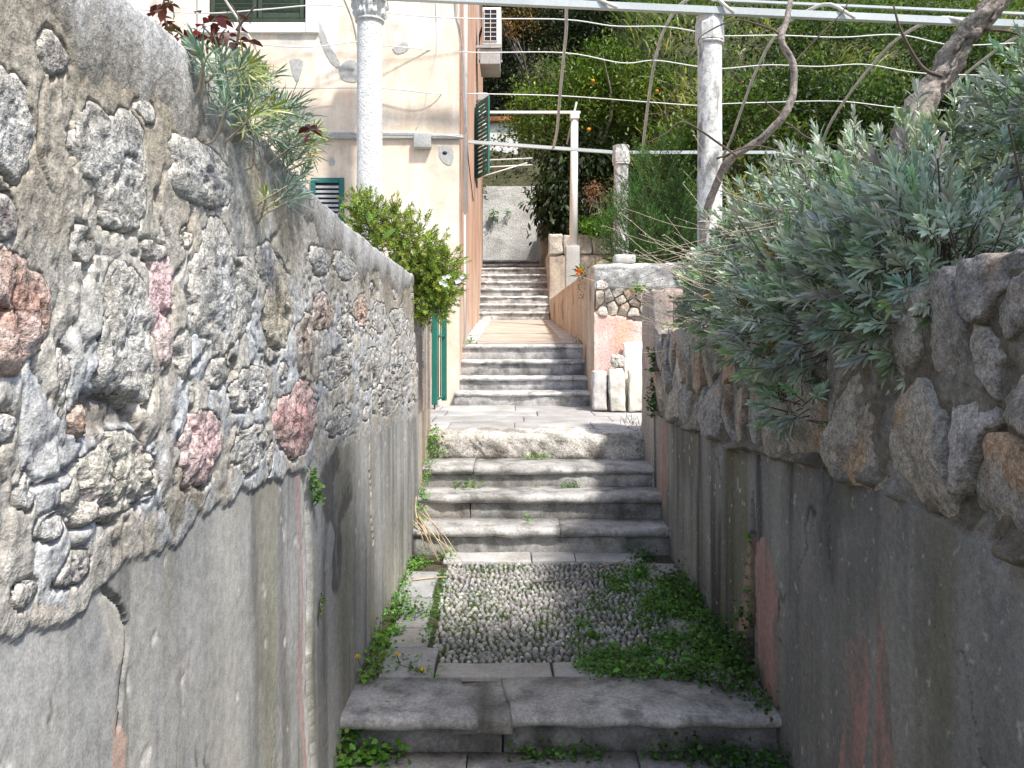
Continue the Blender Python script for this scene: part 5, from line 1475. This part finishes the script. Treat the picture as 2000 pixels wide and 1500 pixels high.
# spiky trailing plant on the left wall
t = thing('trailing_plant', 'spiky blue green trailing plant hanging over the left wall top', 'plant', at(500, 250, 1.95))
poly = [(385, 112), (440, 118), (505, 150), (560, 215), (612, 280), (618, 315), (590, 355), (560, 330), (520, 300), (480, 290), (440, 250), (405, 190)]
pts = []
while len(pts) < 78:
    x, y = rng.uniform(380, 625), rng.uniform(105, 420)
    if inpoly(np.array([x]), np.array([y]), poly)[0]: pts.append((x, y))
pts += [(548, 372), (560, 345), (535, 398), (552, 400), (575, 365), (590, 345), (520, 405)]
mb = MB(); sm = MB()
for (x, y) in pts:
    Zc = .585 * F / (1003 - x) * rng.uniform(.93, 1.06) - (.06 if y > 330 else 0)
    p = at(x, y, Zc); n = 26
    d0 = nrm(np.array((rng.normal(.35, .4), rng.normal(-.35, .35), rng.normal(.45, .35))))
    B = np.tile(p, (1, 1)); c0 = np.array((.21, .30, .23)) if rng.random() > .25 else np.array((.33, .38, .12))
    V, Fs, K = shoots(B, d0[None], np.array([.035]), n, rng.uniform(.045, .070), .0036, c0, 88, 12, 0, .15, .1); mb.add(V, Fs, K)
    V, Fs = tube(spline([p + d0 * .02, p - d0 * .03 - np.array((.02, 0, .01)), p + np.array((-.06, .02, -.04))], 8), .0022, 5, False); mk('stem', V, Fs, M['twig'], t)
mb.build('leaves', M['silver'], t)
# rose with red young leaves
t = thing('rose_bush', 'rose shoots with dark red young leaves behind the left wall top', 'rose', at(400, 110, 2.0))
mb = MB()
for (cx, cy, rx, ry, n) in ((318, 50, 34, 24, 16), (345, 75, 26, 20, 10), (410, 72, 40, 22, 20), (452, 85, 20, 20, 8), (430, 40, 34, 14, 8), (475, 80, 18, 8, 6), (323, 4, 16, 8, 5), (370, 95, 30, 12, 8), (607, 252, 4, 10, 4)):
    for q in range(int(n * 1.6)):
        p = at(cx + rng.normal(0, rx * .55), cy + rng.normal(0, ry * .55), rng.uniform(1.9, 2.1))
        d = np.array((rng.normal(0, .8), rng.normal(-.3, .4), rng.normal(-.35, .5)))
        V, Fs, K = leaves(p[None], d[None], rng.uniform(.024, .042), rng.uniform(.014, .022), vary((.105, .030, .024), 1, .35, .15) if rng.random() > .15 else vary((.10, .13, .04), 1), .25, .2); mb.add(V, Fs, K)
mb.build('leaves', M['redleaf'], t)
for pts in ([(360, 130), (330, 60), (318, 20), (325, -15)], [(455, 140), (462, 90), (468, 40), (452, 10)], [(440, 130), (420, 80), (395, 50)], [(462, 60), (475, 40), (500, 10)]):
    P = spline([at(a_, b_, 2.0) for a_, b_ in pts], 14); V, Fs = tube(P, np.linspace(.004, .002, 14), 6); mk('stem', V, Fs, M['dktwig'], t)

# small leaved shrub with white flowers at the end of the left wall
t = thing('flowering_shrub', 'bushy yellow green shrub with a few white flowers on the left wall end', 'shrub', at(790, 560, 4.9))
mb = MB(); sm = MB()
for (cx, cy, r, Z_, n) in ((720, 425, 45, 4.8, 120), (755, 450, 56, 4.85, 190), (805, 480, 66, 4.9, 280), (850, 530, 52, 4.95, 240), (862, 565, 38, 4.9, 130), (845, 598, 34, 4.9, 120), (800, 540, 45, 5.0, 140), (700, 400, 22, 4.8, 45)):
    m_ = Z_ / F
    B, D = ell(n, at(cx, cy, Z_), (r * m_, r * m_ * .9, r * m_), .3); D = nrm(D * .8 + np.array((.05, -.2, .45)) + rng.normal(0, .35, D.shape))
    sh_ = (at(cx, cy, Z_)[2] > 1.62)
    V, Fs, K = shoots(B, D, rng.uniform(.035, .07, n), 20, .028, .0060, (.25, .32, .060), 75, 20, .1, .1, .25); mb.add(V, Fs, K)
    s = stems_of(B, D, np.full(n, .08), .0013)
    for V in s.V: pass
    for k_, v_ in s.F.items(): sm.F.setdefault(k_, []).extend([f + sm.n for f in v_])
    sm.V += s.V; sm.n += s.n
mb.build('foliage', M['leaf'], t); tag(sm.build('stems', M['dktwig'], t), kind='stuff')
for (x, y) in ((868, 542), (876, 540), (893, 550), (897, 548), (903, 541), (862, 552), (870, 556)):
    p = at(x, y, 4.66); an = np.arange(5) * 1.2566 + rng.uniform(0, 6)
    d = np.stack([np.cos(an), -.5 + 0 * an, np.sin(an)], -1)
    V, Fs, K = leaves(np.tile(p, (5, 1)), d, .016, .013, (.85, .86, .88), .05, .1, np.tile((0, -1, .2), (5, 1))); mk('flower', V, Fs, M['petal'], t, True, K)
for (a_, b_) in (((737, 462), (706, 388)), ((742, 470), (772, 445))):
    p = at(*a_, 4.7); q = at(*b_, 4.7)
    V, Fs, K = leaves(p[None], (q - p)[None], np.linalg.norm(q - p), .035, (.13, .23, .05), .05, .15, np.array([(0., -1, .3)])); mk('strap_leaf', V, Fs, M['leaf'], t, True, K)

# rosemary beside the columns
bush('rosemary_bush', 'upright dark green rosemary bush between the two grey columns', 'bush', [(330, (1.42, 8.15, 2.72), (.30, .30, .62)), (200, (1.62, 8.1, 2.45), (.22, .25, .45)), (260, (1.16, 8.0, 2.38), (.26, .25, .40)), (200, (1.42, 7.85, 2.2), (.30, .22, .30))],
     28, .038, .006, (.078, .165, .044), .22, .75, 'leaf', base=(1.4, 8.1, 2.06), lean=(0, 0, 1.0), a0=50, a1=22)
# strap leaved plant with orange flowers on the retaining wall
t = thing('lily_plant', 'strap leaved plant with an orange flower on the retaining wall', 'plant', at(1140, 545, 9.2))
p0 = at(1150, 545, 9.3)
for q in range(26):
    d = np.array((rng.normal(0, .6), rng.normal(-.2, .5), rng.uniform(.6, 1.2)))
    V, Fs, K = leaves((p0 + rng.normal(0, .06, 3) * (1, 1, 0))[None], d[None], rng.uniform(.2, .4), .028, vary((.10, .17, .035), 1, .3), .45, .15); mk('leaf', V, Fs, M['leaf'], t, True, K)
an = sph(26); V, Fs, K = leaves(np.tile(at(1131, 530, 9.0), (26, 1)), an, .055, .022, vary((.80, .20, .03), 26, .15, .05)); mk('flower', V, Fs, M['petal'], t, True, K)
tr = thing('stone_trough', 'small pale stone trough on the retaining wall below the rosemary', 'trough', at(1218, 512, 7.6))
a0_, b0_ = at(1199, 512, 7.62), at(1240, 496, 7.62)
nb('basin', a0_[0], b0_[0], 7.55, 7.72, 2.09, 2.175, M['slab'], tr, (.52, .50, .46), r=.02, res=.03, amp=.006)
# ------------------------------------------------------------------ trees and hillside cover
def crown(parts, L, W, col, per=26, cl=.35, cvar=.3, fn=leaves2, dn=.0):
    mb = MB(); cents = []
    for (n, c, r) in parts:
        B, D = ell(n, c, r, .25)
        cents.append(B)
        for b_, d_ in ((B, D),):
            m = per; P = b_[:, None] + rng.normal(0, cl, (n, m, 3)) * np.array((1, 1, .75)); P = P.reshape(-1, 3)
            Dd = np.repeat(d_, m, 0) * .6 + rng.normal(0, .7, (n * m, 3)) + np.array((0, 0, -dn))
            c_ = np.repeat(vary(col, n, cvar, .08), m, 0) * np.exp(rng.normal(0, .2, (n * m, 1)))
            V, Fs, K = fn(P, Dd, L * rng.uniform(.7, 1.25, n * m), W * rng.uniform(.8, 1.2, n * m), c_); mb.add(V, Fs, K)
    return mb, np.concatenate(cents)


def tree(name, label, base, parts, L, W, col, trunk_r, per=26, cl=.3, cat='tree', group=None, nb_=14, fn=leaves2, cvar=.3, dn=0.0, bark='bark'):
    base = np.asarray(base, float)
    t = thing(name, label, cat, base, group)
    mb, cents = crown(parts, L, W, col, per, cl, cvar, fn, dn); mb.build('crown', M['leaf'], t)
    c0 = np.asarray(parts[0][1], float); fork = base + (c0 - base) * .55
    tb = MB(); P = spline([base - np.array((0, 0, .2)), base + (fork - base) * .5 + rng.normal(0, .06, 3), fork], 16)
    V, Fs = tube(P, np.linspace(trunk_r * 1.25, trunk_r * .75, 16), 10, True, .25, 2); tb.add(V, Fs)
    for q in range(nb_):
        e_ = cents[int(rng.integers(0, len(cents)))]; mid_ = (fork + e_) / 2 + rng.normal(0, .15, 3)
        V, Fs = tube(spline([fork, mid_, e_], 10), np.linspace(trunk_r * .5, trunk_r * .08, 10), 6, False, .2, q); tb.add(V, Fs)
    tb.build('trunk', M[bark], t)
    return t


ot = tree('orange_tree', 'bright green orange tree with a few oranges above the steps', (1.75, 17.2, 3.2),
     [(230, at(1150, 190, 17), (1.35, 1.3, .85)), (120, at(1060, 235, 16.8), (.85, .9, .75)), (150, at(1240, 215, 17), (.95, 1.0, .95)), (70, at(1190, 120, 17.3), (.7, .8, .45)), (70, at(1300, 280, 16.5), (.7, .8, .6))],
     .10, .042, (.088, .135, .022), .10, 30, .18, cvar=.45)
for (x, y) in ((1158, 158), (1283, 178), (1150, 253), (1452, 162)):
    V, Fs = lathe([(.0, -.045), (.026, -.037), (.044, -.012), (.046, .01), (.03, .036), (.006, .045)], 12); mk('orange', V * .85 + at(x, y, 16.0), Fs, M['fruit'], ot)
dk = (.024, .034, .015)
tree('dark_tree', 'dark olive tree filling the top behind the air conditioner', (-.2, 24.0, 7.6), [(170, at(980, 60, 23), (1.4, 1.2, 1.3)), (120, at(960, 150, 22.5), (1.0, 1.0, .9)), (120, at(1080, 40, 23.5), (1.3, 1.2, 1.0))], .13, .05, dk, .14, 34, .32, group='trees on the hillside')
tree('dark_tree', 'dark evergreen tree behind the top of the orange tree', (2.9, 24.5, 8.4), [(200, at(1180, 40, 24), (1.6, 1.4, 1.4)), (120, at(1270, 90, 24), (1.2, 1.2, 1.2)), (90, at(1240, -20, 24), (1.3, 1.2, .9))], .13, .05, (.026, .040, .016), .14, 34, .32, group='trees on the hillside')
tree('dry_tree', 'small tree with rusty dry leaves in front of the dark trees', (.55, 22.6, 6.7), [(26, at(1020, 40, 22), (.7, .5, .5)), (14, at(985, 48, 22), (.3, .3, .3))], .10, .04, (.30, .15, .045), .05, 16, .16, group='trees on the hillside')
tree('dark_leaved_tree', 'dark glossy leaved little tree beside the white roughcast wall', (.98, 16.6, 3.25), [(60, at(1085, 375, 16.4), (.36, .4, .55)), (40, at(1100, 430, 16.4), (.45, .4, .30)), (50, at(1120, 320, 16.6), (.6, .5, .45))], .16, .055, (.026, .044, .014), .05, 22, .16, fn=leaves, dn=.9, nb_=8)
tree('slender_tree', 'slender bare trunked tree behind the white pole', (1.28, 16.8, 3.25), [(60, at(1140, 310, 16.8), (.75, .6, .5)), (60, at(1200, 330, 17.2), (.7, .6, .6))], .11, .045, (.030, .045, .016), .045, 26, .2, nb_=8)
tree('shrub', 'dark shrub under the orange tree beside the grey column', (2.0, 16.2, 3.25), [(110, (2.0, 16.4, 3.9), (.8, .5, .6)), (60, (2.6, 15.6, 4.1), (.7, .5, .7))], .10, .04, (.030, .048, .018), .04, 30, .2, cat='shrub')
tree('red_shrub', 'small shrub with reddish leaves by the grey column', (1.75, 15.6, 3.28), [(16, at(1170, 375, 15.2), (.22, .2, .3))], .06, .03, (.20, .085, .055), .02, 16, .10, cat='shrub')
tree('green_shrub', 'fresh green low plants on the terrace wall behind the pole', (1.45, 15.7, 3.28), [(40, at(1165, 442, 15.3), (.42, .2, .14)), (16, at(1190, 425, 15.4), (.16, .2, .2))], .075, .035, (.11, .23, .03), .01, 20, .08, cat='plant', nb_=3)
for k, (x, y, Z_, rx, rz_, c, lb) in enumerate(((1450, 250, 12.6, .75, .8, (.10, .165, .035), 'leafy green shrub just right of the spotted column'), (1340, 300, 13.2, .6, .6, (.115, .20, .035), 'bright green shrub between the column and the rosemary'),
        (1560, 190, 13.6, .9, .6, (.075, .125, .032), 'mid green shrub behind the twisting vine'), (1500, 350, 11.6, .7, .5, (.045, .075, .022), 'dark low shrub under the twisting vine'),
        (1680, 230, 12.5, .8, .5, (.07, .125, .03), 'green shrub above the silvery shrub'), (1860, 150, 12.4, 1.0, .7, (.065, .115, .03), 'green shrub behind the thick vine trunk'),
        (1620, 90, 17, 1.3, .8, (.08, .13, .035), 'round shrub on the grassy hillside'), (1790, 60, 19, 1.5, .9, (.085, .14, .04), 'shrub high on the hillside near the thick vine'))):
    c0 = at(x, y, Z_); g = float(terr(np.array(c0[0]), np.array(c0[1])))
    tree('hillside_shrub', lb, (c0[0], c0[1] + .3, g), [(100, c0, (rx, .7, rz_)), (50, c0 + np.array((.2, .2, -rz_ * .7)), (rx * .8, .5, rz_ * .6))], .085, .045, tuple(np.array(c) * .6), .03, 30, .16, cat='shrub', group='shrubs on the hillside', nb_=6)
# grass, reeds and ivy that clothe the slope
def cover(n, x0, x1, y0, y1):
    x = rng.uniform(x0, x1, n); y = y0 + (y1 - y0) * rng.random(n) ** 1.4; return np.stack([x, y, terr(x, y)], -1)
n = 46000
P = cover(n, 1.6, 19, 11, 30); keep = rng.random(n) < ss(-.25, .2, fbm(P[:, 0] * .7, P[:, 1] * .7, 3, 901) + .1); P = P[keep]; n = len(P)
tl = ss(-.15, .2, fbm(P[:, 0] * .9 + 4, P[:, 1] * .9, 3, 902))
D = np.stack([rng.normal(0, .45, n), rng.normal(-.2, .4, n), np.ones(n)], -1)
c = mixc((.115, .175, .048), (.42, .37, .20), tl * rng.random(n)) * np.exp(rng.normal(0, .25, (n, 1)))
V, Fs, K = leaves(P, D, rng.uniform(.4, 1.3, n), .030, c, .55, .1)
tag(mk('hillside_grass', V, Fs, M['leaf'], None, True, K), 'tall grass and reeds covering the slope', 'grass', kind='stuff')
n = 70000
P = cover(n, -6, 19, 10.5, 34); P = P[(P[:, 1] > 20.5) | (P[:, 0] > 2.1)]; n = len(P)
P[:, 2] += rng.random(n) ** 2 * .7
D = rng.normal(0, .8, (n, 3)) + np.array((0, -.5, .3))
cl_ = fbm(P[:, 0] * .8, P[:, 1] * .8 + P[:, 2] * .4, 4, 905)
P[:, 2] += .9 * np.maximum(cl_, 0)
cv = mixc((.018, .032, .011), (.078, .130, .033), ss(-.06, .2, cl_)); cv = mixc((.022, .032, .014), cv, ss(1.5, 4.0, P[:, 0]))
V, Fs, K = leaves2(P, D, rng.uniform(.07, .13, n), .06, cv * vary((1, 1, 1), n, .4, .15))
tag(mk('ivy_cover', V, Fs, M['leaf'], None, True, K), 'dense ivy and undergrowth covering the slope', 'ivy', kind='stuff')
# white shed with red roof edge far up
sd = thing('garden_shed', 'far white shed with red roof edge above the roughcast wall', 'shed', (-.3, 22, 6.2))
bx('wall', -1.2, .12, 22.0, 22.8, 6.0, 7.10, M['white'], sd, b=.01); bx('roof', -1.3, .2, 21.85, 22.9, 7.102, 7.22, M['tile'], sd, b=.01)

# ------------------------------------------------------------------ weeds
def rosette_leaves(cs, n, spread, L, W, col, hgt, tilt=.5, wide=.5):
    """round leaved creeping weeds: cs centres (k,3)"""
    cs = np.asarray(cs, float); k = len(cs)
    off = rng.normal(0, 1, (k, n, 3)) * np.array((spread, spread, 0)); off[..., 2] = np.abs(rng.normal(0, hgt, (k, n)))
    P = (cs[:, None] + off).reshape(-1, 3)
    D = nrm(np.concatenate([rng.normal(0, 1, (k * n, 2)), rng.normal(.25, tilt, (k * n, 1))], 1))
    c = vary(col, k * n, .28, .1)
    return leaves(P, D, L * rng.uniform(.6, 1.3, k * n), W * rng.uniform(.7, 1.2, k * n), c, .15, .12, None, 1, wide)


def blades(cs, n, spread, L, W, col, lean=.45):
    cs = np.asarray(cs, float); k = len(cs)
    off = rng.normal(0, 1, (k, n, 3)) * np.array((spread, spread, 0)); P = (cs[:, None] + off).reshape(-1, 3)
    D = np.concatenate([rng.normal(0, lean, (k * n, 2)), np.ones((k * n, 1))], 1)
    return leaves(P, D, L * rng.uniform(.5, 1.3, k * n), W, vary(col, k * n, .25, .1), .35, .1)


GR = (.115, .260, .038); GR2 = (.080, .185, .036)


def weed(label, cs, n, spread, hgt, L=.022, W=.019, col=GR, grass=0, gl=.05, cat='weed', name='weed', flowers=(), wall=None):
    cs = np.asarray(cs, float).reshape(-1, 3)
    t = thing(name, label, cat, cs[0]); mb = MB()
    if n: V, Fs, K = rosette_leaves(cs, n, spread, L, W, col, hgt); mb.add(V, Fs, K)
    if grass: V, Fs, K = blades(cs, grass, spread, gl, .0035, col); mb.add(V, Fs, K)
    V = np.concatenate(mb.V)
    if wall == 'L': V[:, 0] = np.maximum(V[:, 0], XL + .004)
    if wall == 'R': V[:, 0] = np.minimum(V[:, 0], XR - .004)
    mb.V = [V]
    mb.build('foliage', M['leaf'], t)
    for f in flowers:
        f = np.asarray(f, float); dirs = nrm(np.concatenate([rng.normal(0, 1, (46, 2)), rng.uniform(.15, .9, (46, 1))], 1))
        V, Fs, K = leaves(np.tile(f, (46, 1)), dirs, .013, .004, vary((.90, .72, .03), 46, .1, .04), .05, .1); mk('flower', V, Fs, M['petal'], t, True, K)
        V, Fs = tube(spline([f, f + np.array((.01, .01, -.04)), cs[0] * (1, 1, 0) + np.array((0, 0, cs[0][2]))], 8), .0014, 5); mk('flower_stalk', V, Fs, M['leaf'], t, True, np.array((.14, .2, .05)))
    return t


def lz(x, y): return float(land_z(np.array(x), np.array(y))) - .008
weed('broad leaved weed in the left corner below the front step', [(XL + .05, 2.74, .0), (XL + .10, 2.77, .01), (XL + .04, 2.80, .06), (XL + .17, 2.79, .0), (XL + .03, 2.70, .02)], 34, .03, .03, .026, .024, GR, wall='L')
weed('weed growing at the middle foot of the front step', [(.03 + .05 * k, 2.80, .0) for k in range(6)], 26, .022, .022, .018, .016, GR2, 6)
weed('small weed at the foot of the front step, right of the middle one', [(.47, 2.80, .0), (.53, 2.80, 0)], 24, .018, .02, .016, .014, GR2)
weed('leafy weed heap in the right corner below the front step', [(.62 + .045 * k, 2.77 - .01 * k, .0) for k in range(7)], 46, .035, .035, .020, .018, (.045, .115, .022), wall='R')
f1, f2 = at(699, 1283, 3.02), at(704, 1296, 3.05)
weed('yellow dandelion clump against the left wall above the front step', [(XL + .05, 3.06, .15), (XL + .07, 3.12, .15), (XL + .05, 3.18, .15)], 30, .022, .03, .035, .012, (.13, .23, .03), 10, .06, 'dandelion', 'dandelion', [f1], 'L')
weed('low dandelion with two flowers where the left border slabs meet', [(-.40, 3.18, .152), (-.36, 3.14, .152), (-.43, 3.22, .152), (-.33, 3.11, .152)], 10, .03, .012, .035, .009, GR2, 3, .05, 'dandelion', 'dandelion', [at(776, 1280, 3.18), at(826, 1309, 3.12)])
weed('bright weeds between the left wall and the second border slab', [(XL + .05, 3.45, .15), (XL + .07, 3.55, .15), (XL + .04, 3.38, .15), (XL + .06, 3.3, .15)], 40, .028, .03, .022, .017, GR, wall='L')
weed('dense weeds by the left wall beside the third border slab', [(XL + .06, 3.72, .15), (XL + .10, 3.80, .15), (XL + .05, 3.9, .15), (XL + .15, 3.75, .15)], 46, .03, .035, .020, .016, GR2, 6, wall='L')
weed('thin weeds by the left wall beside the far border slab', [(XL + .03, 4.05, .15), (XL + .03, 4.2, .15)], 22, .02, .04, .016, .010, GR, 10, wall='L')
weed('weeds behind the dry palm leaf in the left corner', [(XL + .05, 4.56, .155), (XL + .10, 4.62, .155), (XL + .04, 4.48, .155), (XL + .20, 4.68, .155)], 46, .03, .03, .018, .015, GR, wall='L')
weed('patchy weeds along the left wall above the dandelions', [(XL + .035, 3.28 + .11 * k, .15) for k in range(12)], 16, .022, .03, .017, .013, GR, 4, wall='L')
weed('line of weeds between left border slabs and pebbles', [(-.372, 3.45 + .075 * k, lz(-.37, 3.45 + .075 * k)) for k in range(14)], 26, .018, .018, .016, .010, GR2, 8, .03)
weed('weeds running up the left wall beside the steps', [(XL + .03, 4.85 + .11 * k, .32 + .055 * k) for k in range(8)], 40, .02, .05, .018, .014, GR, 2, wall='L')
weed('thick weed tuft on the left end of the worn top step', [(XL + .06, 5.72, .60), (XL + .10, 5.74, .62), (XL + .05, 5.64, .72), (XL + .07, 5.66, .60)], 60, .025, .05, .020, .016, GR, wall='L')
weed('leafy weed on the third step, left of centre', [(at(912, 945, 5.25)[0], 5.28, .455), (at(900, 945, 5.25)[0], 5.28, .455), (at(930, 945, 5.25)[0], 5.27, .455)], 16, .02, .03, .045, .013, (.12, .22, .035), 3)
weed('round green clump on the third step, right of centre', [(at(1115, 945, 5.25)[0], 5.28, .455), (at(1125, 945, 5.25)[0], 5.28, .455), (at(1105, 945, 5.25)[0], 5.28, .455)], 60, .016, .022, .012, .009, GR2)
weed('tiny seedling in the middle of the third step', [(at(1047, 948, 5.25)[0], 5.28, .455)], 12, .018, .012, .020, .007, (.14, .25, .04))
weed('small seedling on the second step', [(at(1032, 1008, 4.98)[0], 4.99, .31)], 26, .014, .018, .016, .011, GR)
weed('grass tuft with dry stems under the worn top step', [(at(1047, 890, 5.6)[0] + .03 * k, 5.61, .588) for k in (-2, -1, 0, 1, 2)], 14, .018, .015, .016, .010, (.13, .23, .04), 22, .06)
weed('dark weeds hanging at the right end of the worn top step', [(XR - .04, 5.65 + .05 * k, .62 + .03 * k) for k in range(4)], 26, .025, .04, .018, .012, (.05, .10, .03), wall='R')
weed('weeds at the right end of the lowest upper step', [(.70, 4.70, .155), (.76, 4.72, .155), (.72, 4.58, .155), (.68, 4.45, .155)], 38, .025, .03, .020, .016, (.05, .12, .026), 6, wall='R')
weed('leafy weeds at the foot of the right wall beside the pebbles', [(XR - .05 - .03 * (k % 3), 3.85 + .08 * k, .15) for k in range(7)], 40, .035, .04, .024, .020, (.045, .11, .026), wall='R')
weed('weeds covering the foot of the right wall crack', [(XR - .05, 3.0 + .07 * k, .15) for k in range(9)] + [(XR - .02, 3.16, .25), (XR - .02, 3.14, .34), (XR - .02, 3.18, .20)], 44, .03, .045, .022, .019, (.05, .125, .026), wall='R')
weed('ivy leaves climbing in the right wall crack', [(XR - .005, 3.12, .36 + .05 * k) for k in range(7)], 9, .012, .015, .022, .020, (.10, .20, .035), wall='R')
weed('weed heap over the right end of the front step', [(.80 - .035 * k, 2.98 + .03 * k, .15) for k in range(5)] + [(.86, 2.90, .15), (.87, 2.84, .14)], 46, .03, .03, .018, .016, (.05, .12, .026), wall='R')
weed('little fern tuft in the joint of the left plaster', [tuple(np.array((XL + .012, *lw(606, 955)))), tuple(np.array((XL + .014, *lw(610, 985)))), tuple(np.array((XL + .01, *lw(603, 940))))], 40, .010, .02, .016, .012, GR, wall='L')
weed('tiny moss tuft lower in the joint of the left plaster', [tuple(np.array((XL + .008, *lw(622, 1180)))), tuple(np.array((XL + .008, *lw(620, 1200))))], 24, .006, .014, .012, .008, (.12, .17, .05), wall='L')
weed('ivy hanging down the right end pier', [(XR - .006, 5.26, 1.30 - .055 * k) for k in range(8)] + [(XR - .01, 5.22, 1.0), (XR - .01, 5.2, .95)], 30, .022, .03, .028, .024, (.05, .115, .026), wall='R')
weed('small green weed at the house corner by the ramp', [(-.50, 8.72, 1.335), (-.46, 8.75, 1.335)], 26, .03, .03, .028, .02, GR)
weed('bright green tuft on top of the shaded right wall', [(1.0, 5.0, 1.47), (1.06, 5.02, 1.47), (.98, 4.9, 1.47)], 40, .03, .02, .022, .018, (.17, .32, .05))
weed('bright weed growing on the pink wall cap', [tuple(at(1250, 572, 7.4)), tuple(at(1243, 566, 7.4))], 30, .025, .03, .03, .024, (.15, .28, .05))
weed('dry spiny seedling at the landing edge by the right pier', [(.84, 5.98, .755), (.87, 5.96, .755)], 8, .02, .05, .03, .008, (.12, .13, .05), 12, .16)
weed('green moss at the right end of the short steps', [(.71, 8.6, 1.33), (.70, 8.75, 1.335), (.69, 9.0, 1.35)], 20, .03, .02, .02, .014, (.13, .2, .04))
weed('left grass tuft on the white roughcast wall', [tuple(at(966, 428, 19.9)), tuple(at(964, 418, 19.9))], 40, .05, .06, .08, .03, GR2, cat='weed')
weed('right grass tuft on the white roughcast wall', [tuple(at(992, 418, 19.9))], 40, .04, .05, .06, .025, GR2)
weed('green tuft hanging at the back corner of the house', [tuple(at(940, 392, 17.6)), tuple(at(939, 375, 17.6))], 40, .04, .12, .10, .03, (.14, .2, .04))
weed('moss hanging from the orange retaining wall top', [(fx(8.2), 8.2 + .15 * k, 2.0 - .10 * (k % 3)) for k in range(5)], 40, .03, .06, .02, .016, (.10, .13, .03))
# carpet of small weeds on the right of the pebbles, and moss between the pebbles
mb = MB(); n = 470
cs = []
while len(cs) < n:
    x, y = rng.uniform(.25, .90), rng.uniform(3.1, 4.5)
    w = ss(.26, .56, x + .34 * (3.75 - y) + .25 * fbm(np.array(x * 5), np.array(y * 5), 3, 930)) * ss(-.16, .06, fbm(np.array(x * 9 + 4), np.array(y * 9), 3, 933))
    if rng.random() < w: cs.append((x, y, lz(x, y)))
V, Fs, K = rosette_leaves(np.array(cs), 26, .022, .015, .0115, (.100, .220, .040), .022); mb.add(V, Fs, K)
V, Fs, K = blades(np.array(cs)[:200], 6, .025, .045, .0028, (.06, .15, .026)); mb.add(V, Fs, K)
V, Fs, K = rosette_leaves(np.array(cs)[::7], 5, .03, .028, .022, (.10, .22, .04), .03); mb.add(V, Fs, K)
V, Fs, K = blades(np.array(cs)[::9], 5, .03, .08, .003, (.13, .24, .05)); mb.add(V, Fs, K)
tag(mb.build('weed_carpet', M['leaf']), 'carpet of small weeds over the right part of the pebbles', 'weeds', kind='stuff')
mb = MB(); cs = []
while len(cs) < 3400:
    x, y = rng.uniform(-.36, .74), rng.uniform(3.27, 4.6)
    w = ss(.0, .22, fbm(np.array(x * 4.5), np.array(y * 4.5), 4, 931) + .10 + .12 * x)
    if rng.random() < w * .9 + .08: cs.append((x, y, lz(x, y) - .002))
V, Fs, K = blades(np.array(cs), 6, .009, .022, .0026, (.085, .165, .030), .7); mb.add(V, Fs, K)
cs2 = [(x, y, lz(x, y)) for (x, y) in [(-.14, 4.5), (-.05, 4.52), (.02, 4.5), (-.2, 4.48), (.42, 3.85), (.5, 3.9), (.45, 3.8), (.36, 3.95), (.13, 3.65), (-.25, 3.62), (-.2, 3.55), (-.28, 3.4)]]
V, Fs, K = blades(np.array(cs2), 34, .03, .035, .003, (.10, .22, .03), .6); mb.add(V, Fs, K)
tag(mb.build('pebble_moss', M['leaf']), 'short grass and moss growing between the pebbles', 'moss', kind='stuff')
# dry palm leaf and fallen twigs
t = thing('dry_palm_leaf', 'bundle of dry straw coloured palm leaf against the lowest upper step', 'dry leaf', at(825, 1085, 4.6))
for k in range(13):
    a_ = at(815 + rng.normal(0, 5), 1012 + rng.normal(0, 8), 4.72); e_ = at(822 + k * 6.5 + rng.normal(0, 4), 1075 + 2.2 * k + rng.normal(0, 5), 4.66 - .012 * k)
    e_[2] = max(e_[2], .165)
    P = spline([a_, (a_ + e_) / 2 + np.array((.01, -.03, .03)), e_], 9); V, Fs = tube(P, np.linspace(.004, .0018, 9), 4, True); V[:, 1] += 0; mk('leaflet', V, Fs, M['straw'], t)
P = spline([at(813, 970, 4.78), at(812, 1000, 4.75), at(820, 1030, 4.70)], 8); V, Fs = tube(P, np.linspace(.003, .006, 8), 6); mk('leaf_stalk', V, Fs, M['straw'], t)
for lb, a_, b_ in (('thin reddish twig lying across the pebbles', (1040, 1137), (1168, 1129)), ('dry blade lying across left border slab and pebbles', (805, 1134), (872, 1128)), ('short dry stick beside the dry palm leaf', (855, 1078), (913, 1068)), ('thin dry twig below the lowest upper step, at right', (1170, 1108), (1222, 1096))):
    ya = 1.29 * F / (a_[1] - 650); yb_ = 1.29 * F / (b_[1] - 650)
    p = at(*a_, ya); q = at(*b_, yb_); p[2] = lz(p[0], p[1]) + .018; q[2] = lz(q[0], min(q[1], 4.8)) + .02
    V, Fs = tube(spline([p, (p + q) / 2 + rng.normal(0, .004, 3), q], 8), np.linspace(.005, .003, 8), 6, True, .2, 4)
    tag(mk('twig', V, Fs, M['straw'] if 'dry' in lb else M['bark'], None), lb, 'twig', 'fallen twigs')
# tree added on the right terrace, outside the frame, to shade the lowest steps
tree('added_shade_tree', 'unseen leafy tree added right of the viewer to shade the lowest steps', (2.7, .6, 1.3), [(230, (1.90, .60, 4.9), (.90, .34, .35)), (30, (2.4, .3, 5.0), (.5, .4, .4))], .10, .05, (.07, .12, .03), .07, 38, .16)
